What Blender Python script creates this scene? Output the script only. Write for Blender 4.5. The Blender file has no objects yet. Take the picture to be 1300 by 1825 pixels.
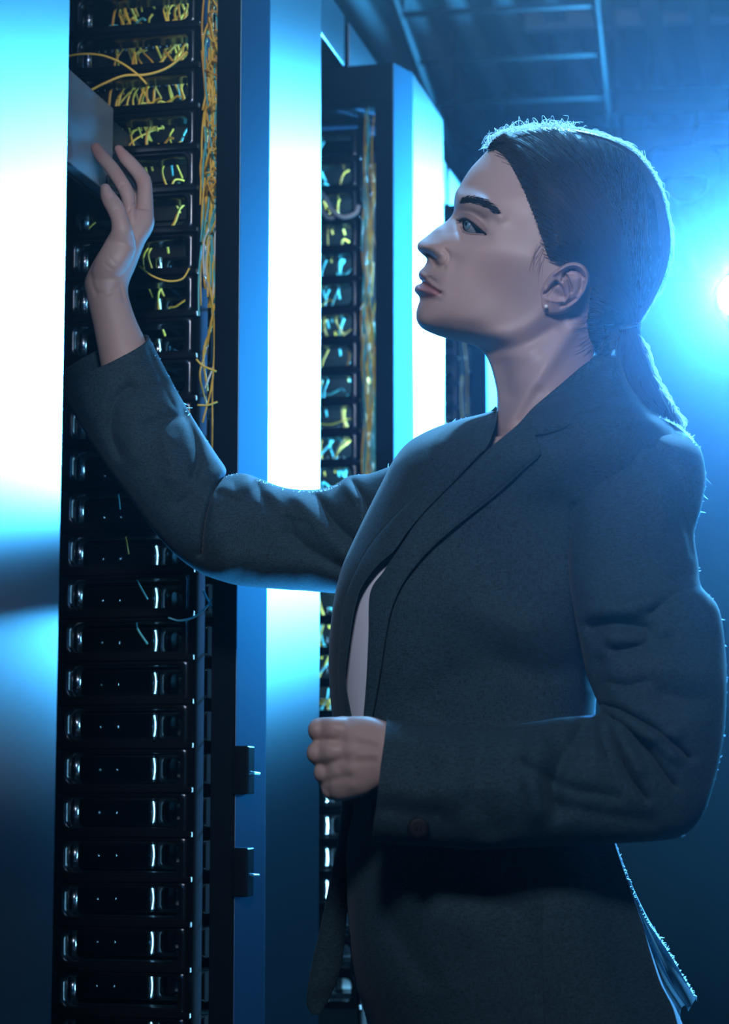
import bpy, math, random
import numpy as np
random.seed(7); rng = np.random.default_rng(7)
S = bpy.context.scene
C = S.collection

# ------------------------------------------------------------------ camera
FPX = 3800.0; CX, CY = 650.0, 912.5; HORIZON = 1400.0
TH = math.atan((HORIZON-CY)/FPX); CT, ST = math.cos(TH), math.sin(TH)
CAMZ = 1.05
cd = bpy.data.cameras.new('camera'); cam = bpy.data.objects.new('camera', cd); C.objects.link(cam)
cam.location = (0, 0, CAMZ); cam.rotation_euler = (math.pi/2+TH, 0, 0)
cd.sensor_fit = 'HORIZONTAL'; cd.sensor_width = 24; cd.lens = FPX/1300*24
cd.clip_start = .05; cd.clip_end = 60
cd.dof.use_dof = True; cd.dof.focus_distance = 2.20; cd.dof.aperture_fstop = 6.3
S.camera = cam
S.view_settings.view_transform = 'Standard'; S.view_settings.look = 'None'
S.view_settings.gamma = 1; S.view_settings.use_curve_mapping = False
S.view_settings.exposure = 0.0
S.cycles.use_denoising = True
S.cycles.max_bounces = 8; S.cycles.diffuse_bounces = 3; S.cycles.glossy_bounces = 4
S.cycles.volume_bounces = 0; S.cycles.transmission_bounces = 2
S.cycles.caustics_reflective = False; S.cycles.caustics_refractive = False
S.cycles.sample_clamp_indirect = 6

# ------------------------------------------------------------------ world and lights
w = bpy.data.worlds.new('world'); S.world = w; w.use_nodes = True
w.node_tree.nodes['Background'].inputs[0].default_value = (.004, .03, .09, 1)
w.node_tree.nodes['Background'].inputs[1].default_value = .12

def aim(o, target):
    from mathutils import Vector
    d = Vector(target)-o.location
    o.rotation_euler = d.to_track_quat('-Z', 'Y').to_euler()

def spot(name, loc, target, col, e, ang, rad=.05, blend=.4):
    l = bpy.data.lights.new(name, 'SPOT'); l.color = col; l.energy = e; l.spot_size = math.radians(ang); l.spot_blend = blend; l.shadow_soft_size = rad
    o = bpy.data.objects.new(name, l); C.objects.link(o); o.location = loc; aim(o, target); return o

def area(name, loc, target, sx, sy, col, e, spread=math.pi, shape='RECTANGLE'):
    l = bpy.data.lights.new(name, 'AREA'); l.shape = shape; l.size = sx; l.size_y = sy
    l.color = col; l.energy = e; l.spread = spread
    o = bpy.data.objects.new(name, l); C.objects.link(o); o.location = loc; aim(o, target)
    return o

BLUE = (.060, .45, 1.0)
# big lamp bank behind the woman on the right, its left edge is the glare in the photo
area('back_lamp_bank', (1.62, 5.1, 2.13), (-.1, 2.6, 1.6), 1.15, 1.04, BLUE, 320)
# ceiling spots behind the woman: rims on hair, shoulders and the raised sleeve
spot('rear_ceiling_spot', (.45, 3.7, 3.12), (.26, 2.1, 1.55), (.16, .54, 1.0), 900, 34, .06)
spot('rear_ceiling_spot_over_racks', (.02, 3.25, 3.12), (-.12, 2.3, 1.45), (.14, .50, 1.0), 240, 44, .06)
# soft lamp above and left of the camera
area('key_lamp', (-.10, .02, 2.22), (-.02, 2.15, 1.80), .30, .30, (.80, .85, 1.0), 6.2, math.radians(84))
# added blue light, hidden behind the woman, to rim her chin and throat
area('added_rim_light', (.16, 2.66, .95), (.02, 2.08, 1.75), .3, .15, (.05, .42, 1.0), 7.5, math.radians(70))

# ------------------------------------------------------------------ projection helpers
def P(px, py, Y):
    px = np.asarray(px, float); py = np.asarray(py, float); Y = np.asarray(Y, float)
    vx = (px-CX)/FPX; vy = -(py-CY)/FPX
    dy = CT-vy*ST; dz = ST+vy*CT
    t = Y/dy
    return np.stack(np.broadcast_arrays(vx*t, Y, CAMZ+dz*t), -1)

def PZ(px, Y, z):
    """point at image column px, distance Y and height z"""
    q = z-CAMZ; zc = Y*CT+q*ST
    return np.array([(px-CX)/FPX*zc, Y, z])

def proj(p):
    p = np.asarray(p, float)
    q = p-np.array([0, 0, CAMZ]); zc = q[..., 1]*CT+q[..., 2]*ST
    return CX+FPX*q[..., 0]/zc, CY-FPX*(-q[..., 1]*ST+q[..., 2]*CT)/zc

def crom(pts, per):
    """uniform Catmull-Rom through rows of pts"""
    p = np.asarray(pts, float); n = len(p)
    if n == 2:
        t = np.linspace(0, 1, per+1)[:, None]; return p[0]*(1-t)+p[1]*t
    e = np.vstack([2*p[0]-p[1], p, 2*p[-1]-p[-2]])
    out = []
    for i in range(n-1):
        a, b, c, d = e[i], e[i+1], e[i+2], e[i+3]
        t = np.linspace(0, 1, per, endpoint=False)[:, None]
        out.append(.5*((2*b)+(-a+c)*t+(2*a-5*b+4*c-d)*t**2+(-a+3*b-3*c+d)*t**3))
    out.append(p[-1:])
    return np.vstack(out)

def smooth_line(pts, step):
    """dense polyline through pts, spaced by step"""
    c = crom(pts, 12)
    d = np.r_[0, np.cumsum(np.linalg.norm(np.diff(c, axis=0), axis=1))]
    n = max(2, int(d[-1]/step)+1); s = np.linspace(0, d[-1], n)
    return np.stack([np.interp(s, d, c[:, k]) for k in range(c.shape[1])], -1)

def dist_poly(x, y, line, chunk=20000):
    """distance from points to the segments of a polyline"""
    x = np.ravel(x); y = np.ravel(y); out = np.empty(len(x))
    a = line[:-1]; b = line[1:]; ab = b-a; L = np.maximum((ab**2).sum(1), 1e-9)
    for i in range(0, len(x), chunk):
        qx = x[i:i+chunk, None]-a[None, :, 0]; qy = y[i:i+chunk, None]-a[None, :, 1]
        t = np.clip((qx*ab[:, 0]+qy*ab[:, 1])/L, 0, 1)
        out[i:i+chunk] = np.sqrt(((qx-t*ab[:, 0])**2+(qy-t*ab[:, 1])**2).min(1))
    return out

def inside(x, y, poly):
    x = np.asarray(x); y = np.asarray(y); r = np.zeros(x.shape, bool); n = len(poly); j = n-1
    for i in range(n):
        xi, yi = poly[i]; xj, yj = poly[j]
        if yi != yj:
            c = ((yi > y) != (yj > y)) & (x < (xj-xi)*(y-yi)/(yj-yi)+xi); r ^= c
        j = i
    return r

def strokes(x, y, lst):
    """sum of gaussian ridges: (points, width px, amount)"""
    sh = np.shape(x); x = np.ravel(x); y = np.ravel(y); out = np.zeros(len(x))
    for pts, wd, am in lst:
        pts = np.asarray(pts, float)
        lo = pts.min(0)-3.2*wd; hi = pts.max(0)+3.2*wd
        k = (x > lo[0]) & (x < hi[0]) & (y > lo[1]) & (y < hi[1])
        if not k.any(): continue
        if len(pts) == 1:
            d = np.hypot(x[k]-pts[0, 0], y[k]-pts[0, 1])
        else:
            ln = crom(pts, 6) if len(pts) > 2 else pts
            d = dist_poly(x[k], y[k], ln)
        out[k] += am*np.exp(-(d/wd)**2)
    return out.reshape(sh)

def fbm(x, y, seed, scale):
    """cheap smooth value noise on a plane"""
    r = np.random.default_rng(seed); g = r.uniform(-1, 1, (64, 64))
    x = np.asarray(x)/scale; y = np.asarray(y)/scale
    xi = np.floor(x).astype(int); yi = np.floor(y).astype(int); fx = x-xi; fy = y-yi
    fx = fx*fx*(3-2*fx); fy = fy*fy*(3-2*fy)
    G = lambda i, j: g[i % 64, j % 64]
    return (G(xi, yi)*(1-fx)+G(xi+1, yi)*fx)*(1-fy)+(G(xi, yi+1)*(1-fx)+G(xi+1, yi+1)*fx)*fy

# ------------------------------------------------------------------ mesh helpers
class MB:
    def __init__(s): s.v = []; s.f = []; s.n = 0
    def add(s, v, f):
        v = np.asarray(v, float); s.v.append(v)
        if isinstance(f, np.ndarray): f = f.tolist()
        s.f.extend([[i+s.n for i in q] for q in f]); s.n += len(v)
        return s
    def box(s, lo, hi, fr=None):
        x0, y0, z0 = lo; x1, y1, z1 = hi
        v = np.array([(x0, y0, z0), (x1, y0, z0), (x1, y1, z0), (x0, y1, z0), (x0, y0, z1), (x1, y0, z1), (x1, y1, z1), (x0, y1, z1)], float)
        if fr is not None: v = fr(v)
        return s.add(v, [(0, 3, 2, 1), (4, 5, 6, 7), (0, 1, 5, 4), (1, 2, 6, 5), (2, 3, 7, 6), (3, 0, 4, 7)])
    def prism(s, poly, z0, z1, fr=None):
        n = len(poly); v = np.array([(x, y, z0) for x, y in poly]+[(x, y, z1) for x, y in poly], float)
        if fr is not None: v = fr(v)
        return s.add(v, [list(range(n))[::-1], list(range(n, 2*n))]+[(i, (i+1) % n, n+(i+1) % n, n+i) for i in range(n)])
    def tube(s, pts, r, sides=6, cap=True):
        p = np.asarray(pts, float); n = len(p); r = np.broadcast_to(np.asarray(r, float), (n,))
        t = np.gradient(p, axis=0); t /= np.maximum(np.linalg.norm(t, axis=1, keepdims=True), 1e-9)
        up = np.array([.31, .17, .93]); a = np.cross(t, up); a /= np.maximum(np.linalg.norm(a, axis=1, keepdims=True), 1e-9)
        b = np.cross(t, a); th = np.arange(sides)*2*math.pi/sides
        v = p[:, None]+r[:, None, None]*(a[:, None]*np.cos(th)[None, :, None]+b[:, None]*np.sin(th)[None, :, None])
        i = np.arange(n-1)[:, None]*sides; j = np.arange(sides)[None]; k = (j+1) % sides
        f = np.stack([i+j, i+k, i+sides+k, i+sides+j], -1).reshape(-1, 4).tolist()
        if cap: f += [list(range(sides))[::-1], list(range((n-1)*sides, n*sides))]
        return s.add(v.reshape(-1, 3), f)
    def ribbon(s, pts, r, ang=0.0):
        p = np.asarray(pts, float); n = len(p); r = np.broadcast_to(np.asarray(r, float), (n,))[:, None]
        t = np.gradient(p, axis=0); t /= np.maximum(np.linalg.norm(t, axis=1, keepdims=True), 1e-9)
        a = np.cross(t, np.array([math.sin(ang), math.cos(ang), .05])); a /= np.maximum(np.linalg.norm(a, axis=1, keepdims=True), 1e-9)
        v = np.stack([p-a*r, p+a*r], 1).reshape(-1, 3)
        return s.add(v, [(2*i, 2*i+1, 2*i+3, 2*i+2) for i in range(n-1)])
    def lathe(s, prof, c=(0, 0, 0), n=32, fr=None, cap=True):
        pr = np.asarray(prof, float); th = np.arange(n)*2*math.pi/n
        v = np.stack([pr[:, None, 0]*np.cos(th), pr[:, None, 0]*np.sin(th), np.broadcast_to(pr[:, None, 1], (len(pr), n))], -1).reshape(-1, 3)
        v = v+np.asarray(c) if fr is None else fr(v)
        f = [(i*n+j, i*n+(j+1) % n, (i+1)*n+(j+1) % n, (i+1)*n+j) for i in range(len(pr)-1) for j in range(n)]
        if cap: f += [list(range(n))[::-1], list(range((len(pr)-1)*n, len(pr)*n))]
        return s.add(v, f)
    def build(s, name, mat, parent=None, smooth=False, bevel=0, attr=None, mesh_only=False):
        V = np.vstack(s.v); me = bpy.data.meshes.new(name)
        me.vertices.add(len(V)); me.vertices.foreach_set('co', V.ravel())
        ls = np.fromiter((len(q) for q in s.f), int, len(s.f)); tot = int(ls.sum())
        me.loops.add(tot); me.loops.foreach_set('vertex_index', np.fromiter((i for q in s.f for i in q), int, tot))
        me.polygons.add(len(ls)); me.polygons.foreach_set('loop_start', np.r_[0, np.cumsum(ls)[:-1]].astype(int))
        me.polygons.foreach_set('loop_total', ls)
        me.update(calc_edges=True); me.validate()
        if smooth: me.polygons.foreach_set('use_smooth', np.ones(len(me.polygons), bool))
        if attr is not None:
            a = me.color_attributes.new('tint', 'FLOAT_COLOR', 'POINT')
            a.data.foreach_set('color', np.asarray(attr, np.float32).ravel())
        if mat: me.materials.append(mat)
        if mesh_only: return me
        o = bpy.data.objects.new(name, me); C.objects.link(o)
        if parent is not None:
            o.parent = parent
            o.matrix_parent_inverse = parent.matrix_basis.inverted()
        if bevel:
            m = o.modifiers.new('bevel', 'BEVEL'); m.width = bevel; m.segments = 2; m.limit_method = 'ANGLE'
            m.angle_limit = .6
            me.polygons.foreach_set('use_smooth', np.ones(len(me.polygons), bool))
            m2 = o.modifiers.new('wn', 'WEIGHTED_NORMAL'); m2.keep_sharp = True
        return o

def tag(o, label=None, cat=None, group=None, kind=None):
    if label: o['label'] = label
    if cat: o['category'] = cat
    if group: o['group'] = group
    if kind: o['kind'] = kind
    return o

def empty(name, loc, label=None, cat=None, group=None):
    o = bpy.data.objects.new(name, None); C.objects.link(o); o.location = loc; o.empty_display_size = .05
    return tag(o, label, cat, group)

def grid_faces(n, m, wrap):
    i = np.arange(n-1)[:, None]; j = np.arange(m if wrap else m-1)[None]; k = (j+1) % m
    return np.stack([i*m+j, i*m+k, (i+1)*m+k, (i+1)*m+j], -1).reshape(-1, 4)

def loft(A, B, Y, T, per=8, m=48, lean=None, e=1.0, skew=None):
    """tube between two image edges: every cross-section is a rounded oval of half depth T at distance Y"""
    n = len(A)
    L = np.zeros((n, 2)) if lean is None else np.asarray(lean, float)
    K = np.zeros(n) if skew is None else np.broadcast_to(np.asarray(skew, float), (n,))
    Y = np.broadcast_to(np.asarray(Y, float), (n,)); T = np.broadcast_to(np.asarray(T, float), (n,))
    d = crom(np.column_stack([A, B, Y, T, L, K]), per)
    A, B, Y, T, L, K = d[:, 0:2], d[:, 2:4], d[:, 4], d[:, 5], d[:, 6:8], d[:, 8]
    ph = np.arange(m)*2*math.pi/m; c = np.cos(ph); s = np.sin(ph)
    c = np.sign(c)*np.abs(c)**e; s = np.sign(s)*np.abs(s)**e
    M = (A+B)/2; H = (A-B)/2
    X = M[:, None]+H[:, None]*c[None, :, None]+L[:, None]*s[None, :, None]
    D = Y[:, None]-T[:, None]*s[None]+K[:, None]*c[None]
    SN = np.broadcast_to(s[None], D.shape)
    return X, D, SN

def loft_mesh(mb, X, D, cap=True):
    n, m = D.shape; V = P(X[..., 0], X[..., 1], D).reshape(-1, 3)
    f = grid_faces(n, m, True)[:, ::-1].tolist()
    if cap:
        f += [list(range(m)), list(range((n-1)*m, n*m))[::-1]]
    return mb.add(V, f)

def remesh(mb, voxel, smooth_it=4, name='tmp'):
    o = mb.build(name, None)
    m = o.modifiers.new('r', 'REMESH'); m.mode = 'VOXEL'; m.voxel_size = voxel; m.use_smooth_shade = True
    s = o.modifiers.new('s', 'SMOOTH'); s.factor = .5; s.iterations = smooth_it
    dg = bpy.context.evaluated_depsgraph_get(); dg.update()
    me = bpy.data.meshes.new_from_object(o.evaluated_get(dg))
    V = np.empty(len(me.vertices)*3); me.vertices.foreach_get('co', V); V = V.reshape(-1, 3)
    Fc = [list(p.vertices) for p in me.polygons]
    bpy.data.objects.remove(o); bpy.data.meshes.remove(me)
    return V, Fc
# ------------------------------------------------------------------ materials
def mat(name, col, rough=.5, metal=0, spec=.5, bump=None, sss=0, aniso=0, noise=None, sheen=0, coat=0, emit=None, attr=False):
    m = bpy.data.materials.new(name); m.use_nodes = True; nt = m.node_tree; b = nt.nodes['Principled BSDF']
    b.inputs['Base Color'].default_value = (*col, 1); b.inputs['Roughness'].default_value = rough
    b.inputs['Metallic'].default_value = metal; b.inputs['Specular IOR Level'].default_value = spec
    if aniso: b.inputs['Anisotropic'].default_value = aniso
    if sheen: b.inputs['Sheen Weight'].default_value = sheen; b.inputs['Sheen Roughness'].default_value = .4
    if coat: b.inputs['Coat Weight'].default_value = coat; b.inputs['Coat Roughness'].default_value = .15
    if sss:
        b.inputs['Subsurface Weight'].default_value = sss; b.inputs['Subsurface Scale'].default_value = .006
        b.inputs['Subsurface Radius'].default_value = (1, .4, .25)
    if emit: b.inputs['Emission Color'].default_value = (*emit[0], 1); b.inputs['Emission Strength'].default_value = emit[1]
    tc = nt.nodes.new('ShaderNodeTexCoord')
    last = None
    if noise:   # (scale, amount, stretch)
        sc, am, st = noise
        mp = nt.nodes.new('ShaderNodeMapping'); mp.inputs['Scale'].default_value = st
        nz = nt.nodes.new('ShaderNodeTexNoise'); nz.inputs['Scale'].default_value = sc; nz.inputs['Detail'].default_value = 4
        nt.links.new(tc.outputs['Object'], mp.inputs[0]); nt.links.new(mp.outputs[0], nz.inputs[0])
        mx = nt.nodes.new('ShaderNodeMix'); mx.data_type = 'RGBA'
        mx.inputs['A'].default_value = (*[c*(1-am) for c in col], 1); mx.inputs['B'].default_value = (*[min(1, c*(1+am)) for c in col], 1)
        nt.links.new(nz.outputs['Fac'], mx.inputs['Factor']); last = mx.outputs['Result']
    if attr:
        at = nt.nodes.new('ShaderNodeAttribute'); at.attribute_name = 'tint'
        mm = nt.nodes.new('ShaderNodeMix'); mm.data_type = 'RGBA'; mm.blend_type = 'MULTIPLY'; mm.inputs['Factor'].default_value = 1
        if last: nt.links.new(last, mm.inputs['A'])
        else: mm.inputs['A'].default_value = (*col, 1)
        nt.links.new(at.outputs['Color'], mm.inputs['B']); last = mm.outputs['Result']
    if last: nt.links.new(last, b.inputs['Base Color'])
    if bump:    # (kind, scale, strength, dist, stretch)
        kind, sc, stg, ds, st = bump
        mp = nt.nodes.new('ShaderNodeMapping'); mp.inputs['Scale'].default_value = st
        nt.links.new(tc.outputs['Object'], mp.inputs[0])
        nz = nt.nodes.new('ShaderNodeTexNoise' if kind == 'noise' else 'ShaderNodeTexVoronoi'); nz.inputs['Scale'].default_value = sc
        if kind == 'noise': nz.inputs['Detail'].default_value = 3
        nt.links.new(mp.outputs[0], nz.inputs[0])
        bp = nt.nodes.new('ShaderNodeBump'); bp.inputs['Strength'].default_value = stg; bp.inputs['Distance'].default_value = ds
        nt.links.new(nz.outputs[0], bp.inputs['Height']); nt.links.new(bp.outputs[0], b.inputs['Normal'])
    return m

M = {}
M['panel'] = mat('satin_aluminium', (.86, .90, .93), .30, 1.0, aniso=.0, bump=('noise', 900, .10, .0004, (1, 1, .05)))
def satin(m, rough, dif):
    nt = m.node_tree; b = nt.nodes['Principled BSDF']; g = nt.nodes.new('ShaderNodeBsdfAnisotropic'); g.distribution = 'BECKMANN'
    g.inputs['Color'].default_value = b.inputs['Base Color'].default_value; g.inputs['Roughness'].default_value = rough
    d = nt.nodes.new('ShaderNodeBsdfDiffuse'); d.inputs['Color'].default_value = (.5, .52, .55, 1); mx = nt.nodes.new('ShaderNodeMixShader'); mx.inputs[0].default_value = dif
    for q in (g, d): nt.links.new(b.inputs['Normal'].links[0].from_socket, q.inputs['Normal'])
    nt.links.new(g.outputs[0], mx.inputs[1]); nt.links.new(d.outputs[0], mx.inputs[2]); nt.links.new(mx.outputs[0], nt.nodes['Material Output'].inputs[0])
satin(M['panel'], .35, .02)
M['strip'] = mat('dim_panel_metal', (.15, .30, .42), .38, 1.0, bump=('noise', 900, .10, .0004, (1, 1, .05))); satin(M['strip'], .48, .04)  # same metal as the panel, coloured darker and bluer for the light it mirrors
M['frame'] = mat('black_powder_coat', (.004, .008, .012), .6, 0, .06, bump=('noise', 1500, .2, .0003, (1, 1, 1)))
M['matt'] = mat('matt_black_sheet', (.004, .005, .006), .9, 0, .02)
M['frame_dk'] = mat('dark_steel', (.02, .024, .028), .45, .6)
M['plastic'] = mat('glossy_black_plastic', (.006, .007, .008), .22, 0, .5)
M['device'] = mat('black_device_face', (.010, .011, .012), .4, .2, .4, noise=(30, .3, (1, 1, 1)))
M['chrome'] = mat('bright_steel', (.75, .77, .78), .22, 1.0)
M['boxm'] = mat('brushed_grey_metal', (.52, .56, .57), .34, .25, bump=('noise', 500, .15, .0004, (1, 1, 12)), noise=(9, .12, (1, 1, 8)))
M['boxd'] = mat('dark_device_sheet', (.03, .035, .04), .4, .7)
M['yellow'] = mat('yellow_fibre_jacket', (.95, .60, .07), .4)
M['amber'] = mat('amber_fibre_jacket', (.80, .42, .05), .4)
M['aqua'] = mat('aqua_fibre_jacket', (.12, .55, .58), .35)
M['white_c'] = mat('white_cable_jacket', (.75, .80, .80), .35)
M['plug'] = mat('clear_plug', (.35, .6, .7), .2)
M['blue_plug'] = mat('blue_plug', (.03, .08, .5), .3)
M['skin'] = mat('skin', (.49, .350, .315), .47, 0, .35, sss=.12, bump=('noise', 700, .10, .0005, (1, 1, 1)), attr=True)
M['hair'] = mat('dark_brown_hair', (.013, .011, .012), .55, 0, .22, bump=('noise', 300, .3, .0008, (.15, 1, 1)))
M['strand'] = mat('hair_strand', (.024, .020, .019), .5, 0, .25)
def backlit(m, col, k):
    nt = m.node_tree; b = nt.nodes['Principled BSDF']; t = nt.nodes.new('ShaderNodeBsdfTranslucent'); t.inputs[0].default_value = (*col, 1); mx = nt.nodes.new('ShaderNodeMixShader'); mx.inputs[0].default_value = k
    nt.links.new(b.outputs[0], mx.inputs[1]); nt.links.new(t.outputs[0], mx.inputs[2]); nt.links.new(mx.outputs[0], nt.nodes['Material Output'].inputs[0])
backlit(M['strand'], (.85, .75, .70), .5)
M['brow'] = mat('brow_hair', (.012, .009, .008), .6, 0, .2)
M['eye'] = mat('eyeball', (.5, .5, .5), .08, 0, .6, attr=True)
M['pearl'] = mat('pearl', (.85, .84, .80), .15, 0, .8)
M['button'] = mat('dark_button', (.008, .009, .012), .55, 0, .2)
M['blouse'] = mat('white_blouse', (.84, .86, .98), .7, 0, .2, bump=('noise', 400, .1, .0006, (1, 1, 1)))
M['lining'] = mat('dark_lining', (.008, .011, .016), .6)
M['trouser'] = mat('dark_trouser_wool', (.018, .022, .028), .8, sheen=.3)
M['shoe'] = mat('black_leather', (.01, .01, .01), .3)
M['wall'] = mat('painted_wall', (.10, .34, .42), .8, noise=(1.2, .10, (1, 1, 1)))
M['ceil'] = mat('ceiling_sheet', (.20, .30, .32), .75, noise=(2.0, .2, (1, 1, 1)))
M['floor'] = mat('raised_floor_tile', (.10, .12, .13), .35, noise=(4, .2, (1, 1, 1)))
M['tray'] = mat('galvanised_tray', (.03, .045, .05), .6, .2)
M['pipe'] = mat('painted_conduit', (.40, .50, .52), .5)
M['dome_w'] = mat('white_plastic', (.75, .77, .78), .4)
M['dome_d'] = mat('smoked_dome', (.02, .03, .04), .1)

def cloth(name, col):
    """fine two-tone wool weave"""
    m = mat(name, col, .85, 0, .2, sheen=.06); nt = m.node_tree; b = nt.nodes['Principled BSDF']
    tc = nt.nodes.new('ShaderNodeTexCoord'); outs = []
    for st in ((1, 1, .14), (.14, .14, 1)):
        mp = nt.nodes.new('ShaderNodeMapping'); mp.inputs['Scale'].default_value = st
        nz = nt.nodes.new('ShaderNodeTexNoise'); nz.inputs['Scale'].default_value = 1500; nz.inputs['Detail'].default_value = 1
        nt.links.new(tc.outputs['Object'], mp.inputs[0]); nt.links.new(mp.outputs[0], nz.inputs[0]); outs.append(nz.outputs['Fac'])
    ad = nt.nodes.new('ShaderNodeMath'); nt.links.new(outs[0], ad.inputs[0]); nt.links.new(outs[1], ad.inputs[1])
    mr = nt.nodes.new('ShaderNodeMapRange'); mr.inputs['From Min'].default_value = .7; mr.inputs['From Max'].default_value = 1.3
    mr.inputs['To Min'].default_value = .55; mr.inputs['To Max'].default_value = 1.45
    nt.links.new(ad.outputs[0], mr.inputs['Value'])
    mx = nt.nodes.new('ShaderNodeMix'); mx.data_type = 'RGBA'; mx.blend_type = 'MULTIPLY'; mx.inputs['Factor'].default_value = 1
    mx.inputs['A'].default_value = (*col, 1); nt.links.new(mr.outputs[0], mx.inputs['B']); nt.links.new(mx.outputs['Result'], b.inputs['Base Color'])
    bp = nt.nodes.new('ShaderNodeBump'); bp.inputs['Strength'].default_value = .25; bp.inputs['Distance'].default_value = .0004
    nt.links.new(ad.outputs[0], bp.inputs['Height']); nt.links.new(bp.outputs[0], b.inputs['Normal'])
    return m
M['wool'] = cloth('grey_suit_wool', (.026, .055, .072))
# ------------------------------------------------------------------ the room
def struct(name, mb, m, **k):
    return tag(mb.build(name, m, **k), kind='structure')
struct('floor', MB().box((-3.2, -1.6, -.05), (3.2, 9.2, 0)), M['floor'])
struct('wall_back', MB().box((-3.2, 9.0, 0), (3.2, 9.1, 3.3)), M['wall'])
struct('wall_right', MB().box((3.0, -1.6, 0), (3.1, 9.0, 3.3)), M['wall'])
struct('wall_left', MB().box((-3.1, -1.6, 0), (-3.0, 9.0, 3.3)), M['wall'])
AL = math.atan(900/3831.0); SA, CA = math.sin(AL), math.cos(AL)
XA, YA = -176/3831.0*2.5, 2.5                  # front right corner of the nearest open rack
STEP = np.array([.193, .82, 0])
def fr(v, z0=0.0):
    """rack frame (a to the right, b to the rear, z) to world"""
    v = np.asarray(v, float); a, b, z = v[..., 0], v[..., 1], v[..., 2]
    return np.stack([XA+a*CA+b*SA, YA-a*SA+b*CA, z+z0], -1)
mb = MB().box((-3.2, -1.6, 3.22), (3.2, 9.2, 3.3))
struct('ceiling', mb, M['ceil'])
mb = MB()                                       # ribbed ceiling sheet
for k in range(-14, 34):
    a = k*.13
    mb.box((a, 1.9, 3.17), (a+.05, 6.4, 3.22), lambda v: fr(v))
struct('trim_1', mb, M['ceil'])

# ------------------------------------------------------------------ racks
H = 2.19
def make_rack():
    r = empty('server_rack', tuple(fr([-.33, .1, 0])))
    mb = MB().box((-.016, 0, .03), (0, .25, H), fr)
    mb.box((-.03, .235, .03), (-.016, .25, H), fr)
    o = mb.build('side_panel', M['panel'], r, bevel=.0015)
    o['label'] = 'satin aluminium side panel'
    MB().prism([(0, 0), (-.02, -.056), (-.026, -.053), (-.016, .004)], .03, H, fr).build('corner_strip', M['strip'], r, bevel=.001)
    for a0, a1, b0, b1 in ((-.050, -.0205, -.056, -.028), (-.66, -.63, -.056, -.028), (-.066, -.045, .225, .25), (-.66, -.63, .225, .25)):
        MB().box((a0, b0, 0), (a1, b1, H-.06), fr).build('post', M['matt'] if b0 > .2 else M['frame'], r, bevel=.001)
    MB().box((-.0825, -.036, .10), (-.0800, .012, H-.07), fr).build('glint_shield', M['matt'], r)  # matt strip added to keep the strip light off the plate ends
    MB().box((-.66, -.056, H-.06), (-.0205, -.02, H), fr).build('top_rail', M['frame'], r, bevel=.0015)
    MB().box((-.66, -.056, .03), (-.0505, -.02, .11), fr).build('bottom_rail', M['frame'], r, bevel=.0015)
    MB().box((-.66, -.02, H-.012), (-.0165, .25, H), fr).build('roof_sheet', M['frame'], r)
    MB().box((-.66, .25, .03), (-.070, .256, H-.02), fr).build('back_sheet', M['matt'], r)
    MB().box((-.665, -.02, .03), (-.66, .25, H), fr).build('left_sheet', M['frame'], r)
    d = MB().box((-.66, -.03, H+.001), (-.102, .78, H+.078), fr).build('cable_duct', M['frame'], r)
    MB().box((-.101, -.03, H-.002), (-.098, .78, H+.081), fr).build('duct_cover', M['panel'], d, bevel=.001)
    for z in (1.02+.02, .905+.02):
        l = MB().box((-.0225, -.062, z), (-.003, -.036, z+.055), lambda v: fr(v)).build('latch', M['plastic'], r, bevel=.002)
        MB().tube(fr([(-.012, -.060, z+.026), (-.002, -.050, z+.0245), (.003, -.038, z+.0235)]), .0016, 8).build('latch_pin', M['chrome'], l, smooth=True)
    return r
def kids(o): return [c for c in C.objects if c.parent == o]
def dup(o, off, label=None, group=None):
    def rec(s, p):
        n = s.copy(); C.objects.link(n)
        if p is not None: mi = s.matrix_parent_inverse.copy(); n.parent = p; n.matrix_parent_inverse = mi
        for c in KID.get(s.name, []): rec(c, n)
        return n
    KID = {}
    for c in C.objects:
        if c.parent: KID.setdefault(c.parent.name, []).append(c)
    n = rec(o, None); n.location = [o.location[i]+off[i] for i in range(3)]
    if label: n['label'] = label
    if group: n['group'] = group
    return n
GR = 'open server racks in a row along the aisle'
rackA = tag(make_rack(), 'black open server rack with satin side panel, behind the raised hand', 'server rack', GR)
rackB = dup(rackA, STEP, 'server rack between the satin panel behind the raised sleeve and the woman\'s nose', GR)
rackC = dup(rackA, 2*STEP, 'farthest server rack, dim between the woman\'s chin and neck', GR)
rz = .09
rackZ = dup(rackA, [-.2086, -.89, 0], 'nearest server rack, only its bright satin side panel filling the left edge', GR)

def ring(a0, a1, z0, z1, ia0, ia1, iz0, iz1, r, b0, b1, n=10):
    """plate with a rounded slot, as one closed mesh"""
    def rr(x0, x1, y0, y1, rad):
        pts = []
        for cx, cy, s in ((x1-rad, y1-rad, 0), (x0+rad, y1-rad, 1), (x0+rad, y0+rad, 2), (x1-rad, y0+rad, 3)):
            for k in range(n):
                t = (s+k/(n-1))*math.pi/2; pts.append((cx+rad*math.cos(t), cy+rad*math.sin(t)))
        return np.array(pts)
    I = rr(ia0, ia1, iz0, iz1, r); I2 = rr(ia0-.0015, ia1+.0015, iz0-.0015, iz1+.0015, r); O = rr(a0, a1, z0, z1, .002)
    m = len(I); L = []
    for Q, b in ((O, b0), (I2, b0), (I, b0+.0015), (I, b1), (O, b1)):
        L.append(np.column_stack([Q[:, 0], np.full(m, b), Q[:, 1]]))
    V = fr(np.vstack(L)); f = []
    for k in range(5):
        k2 = (k+1) % 5
        for j in range(m):
            j2 = (j+1) % m; f.append((k*m+j, k*m+j2, k2*m+j2, k2*m+j))
    return V, f

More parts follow.
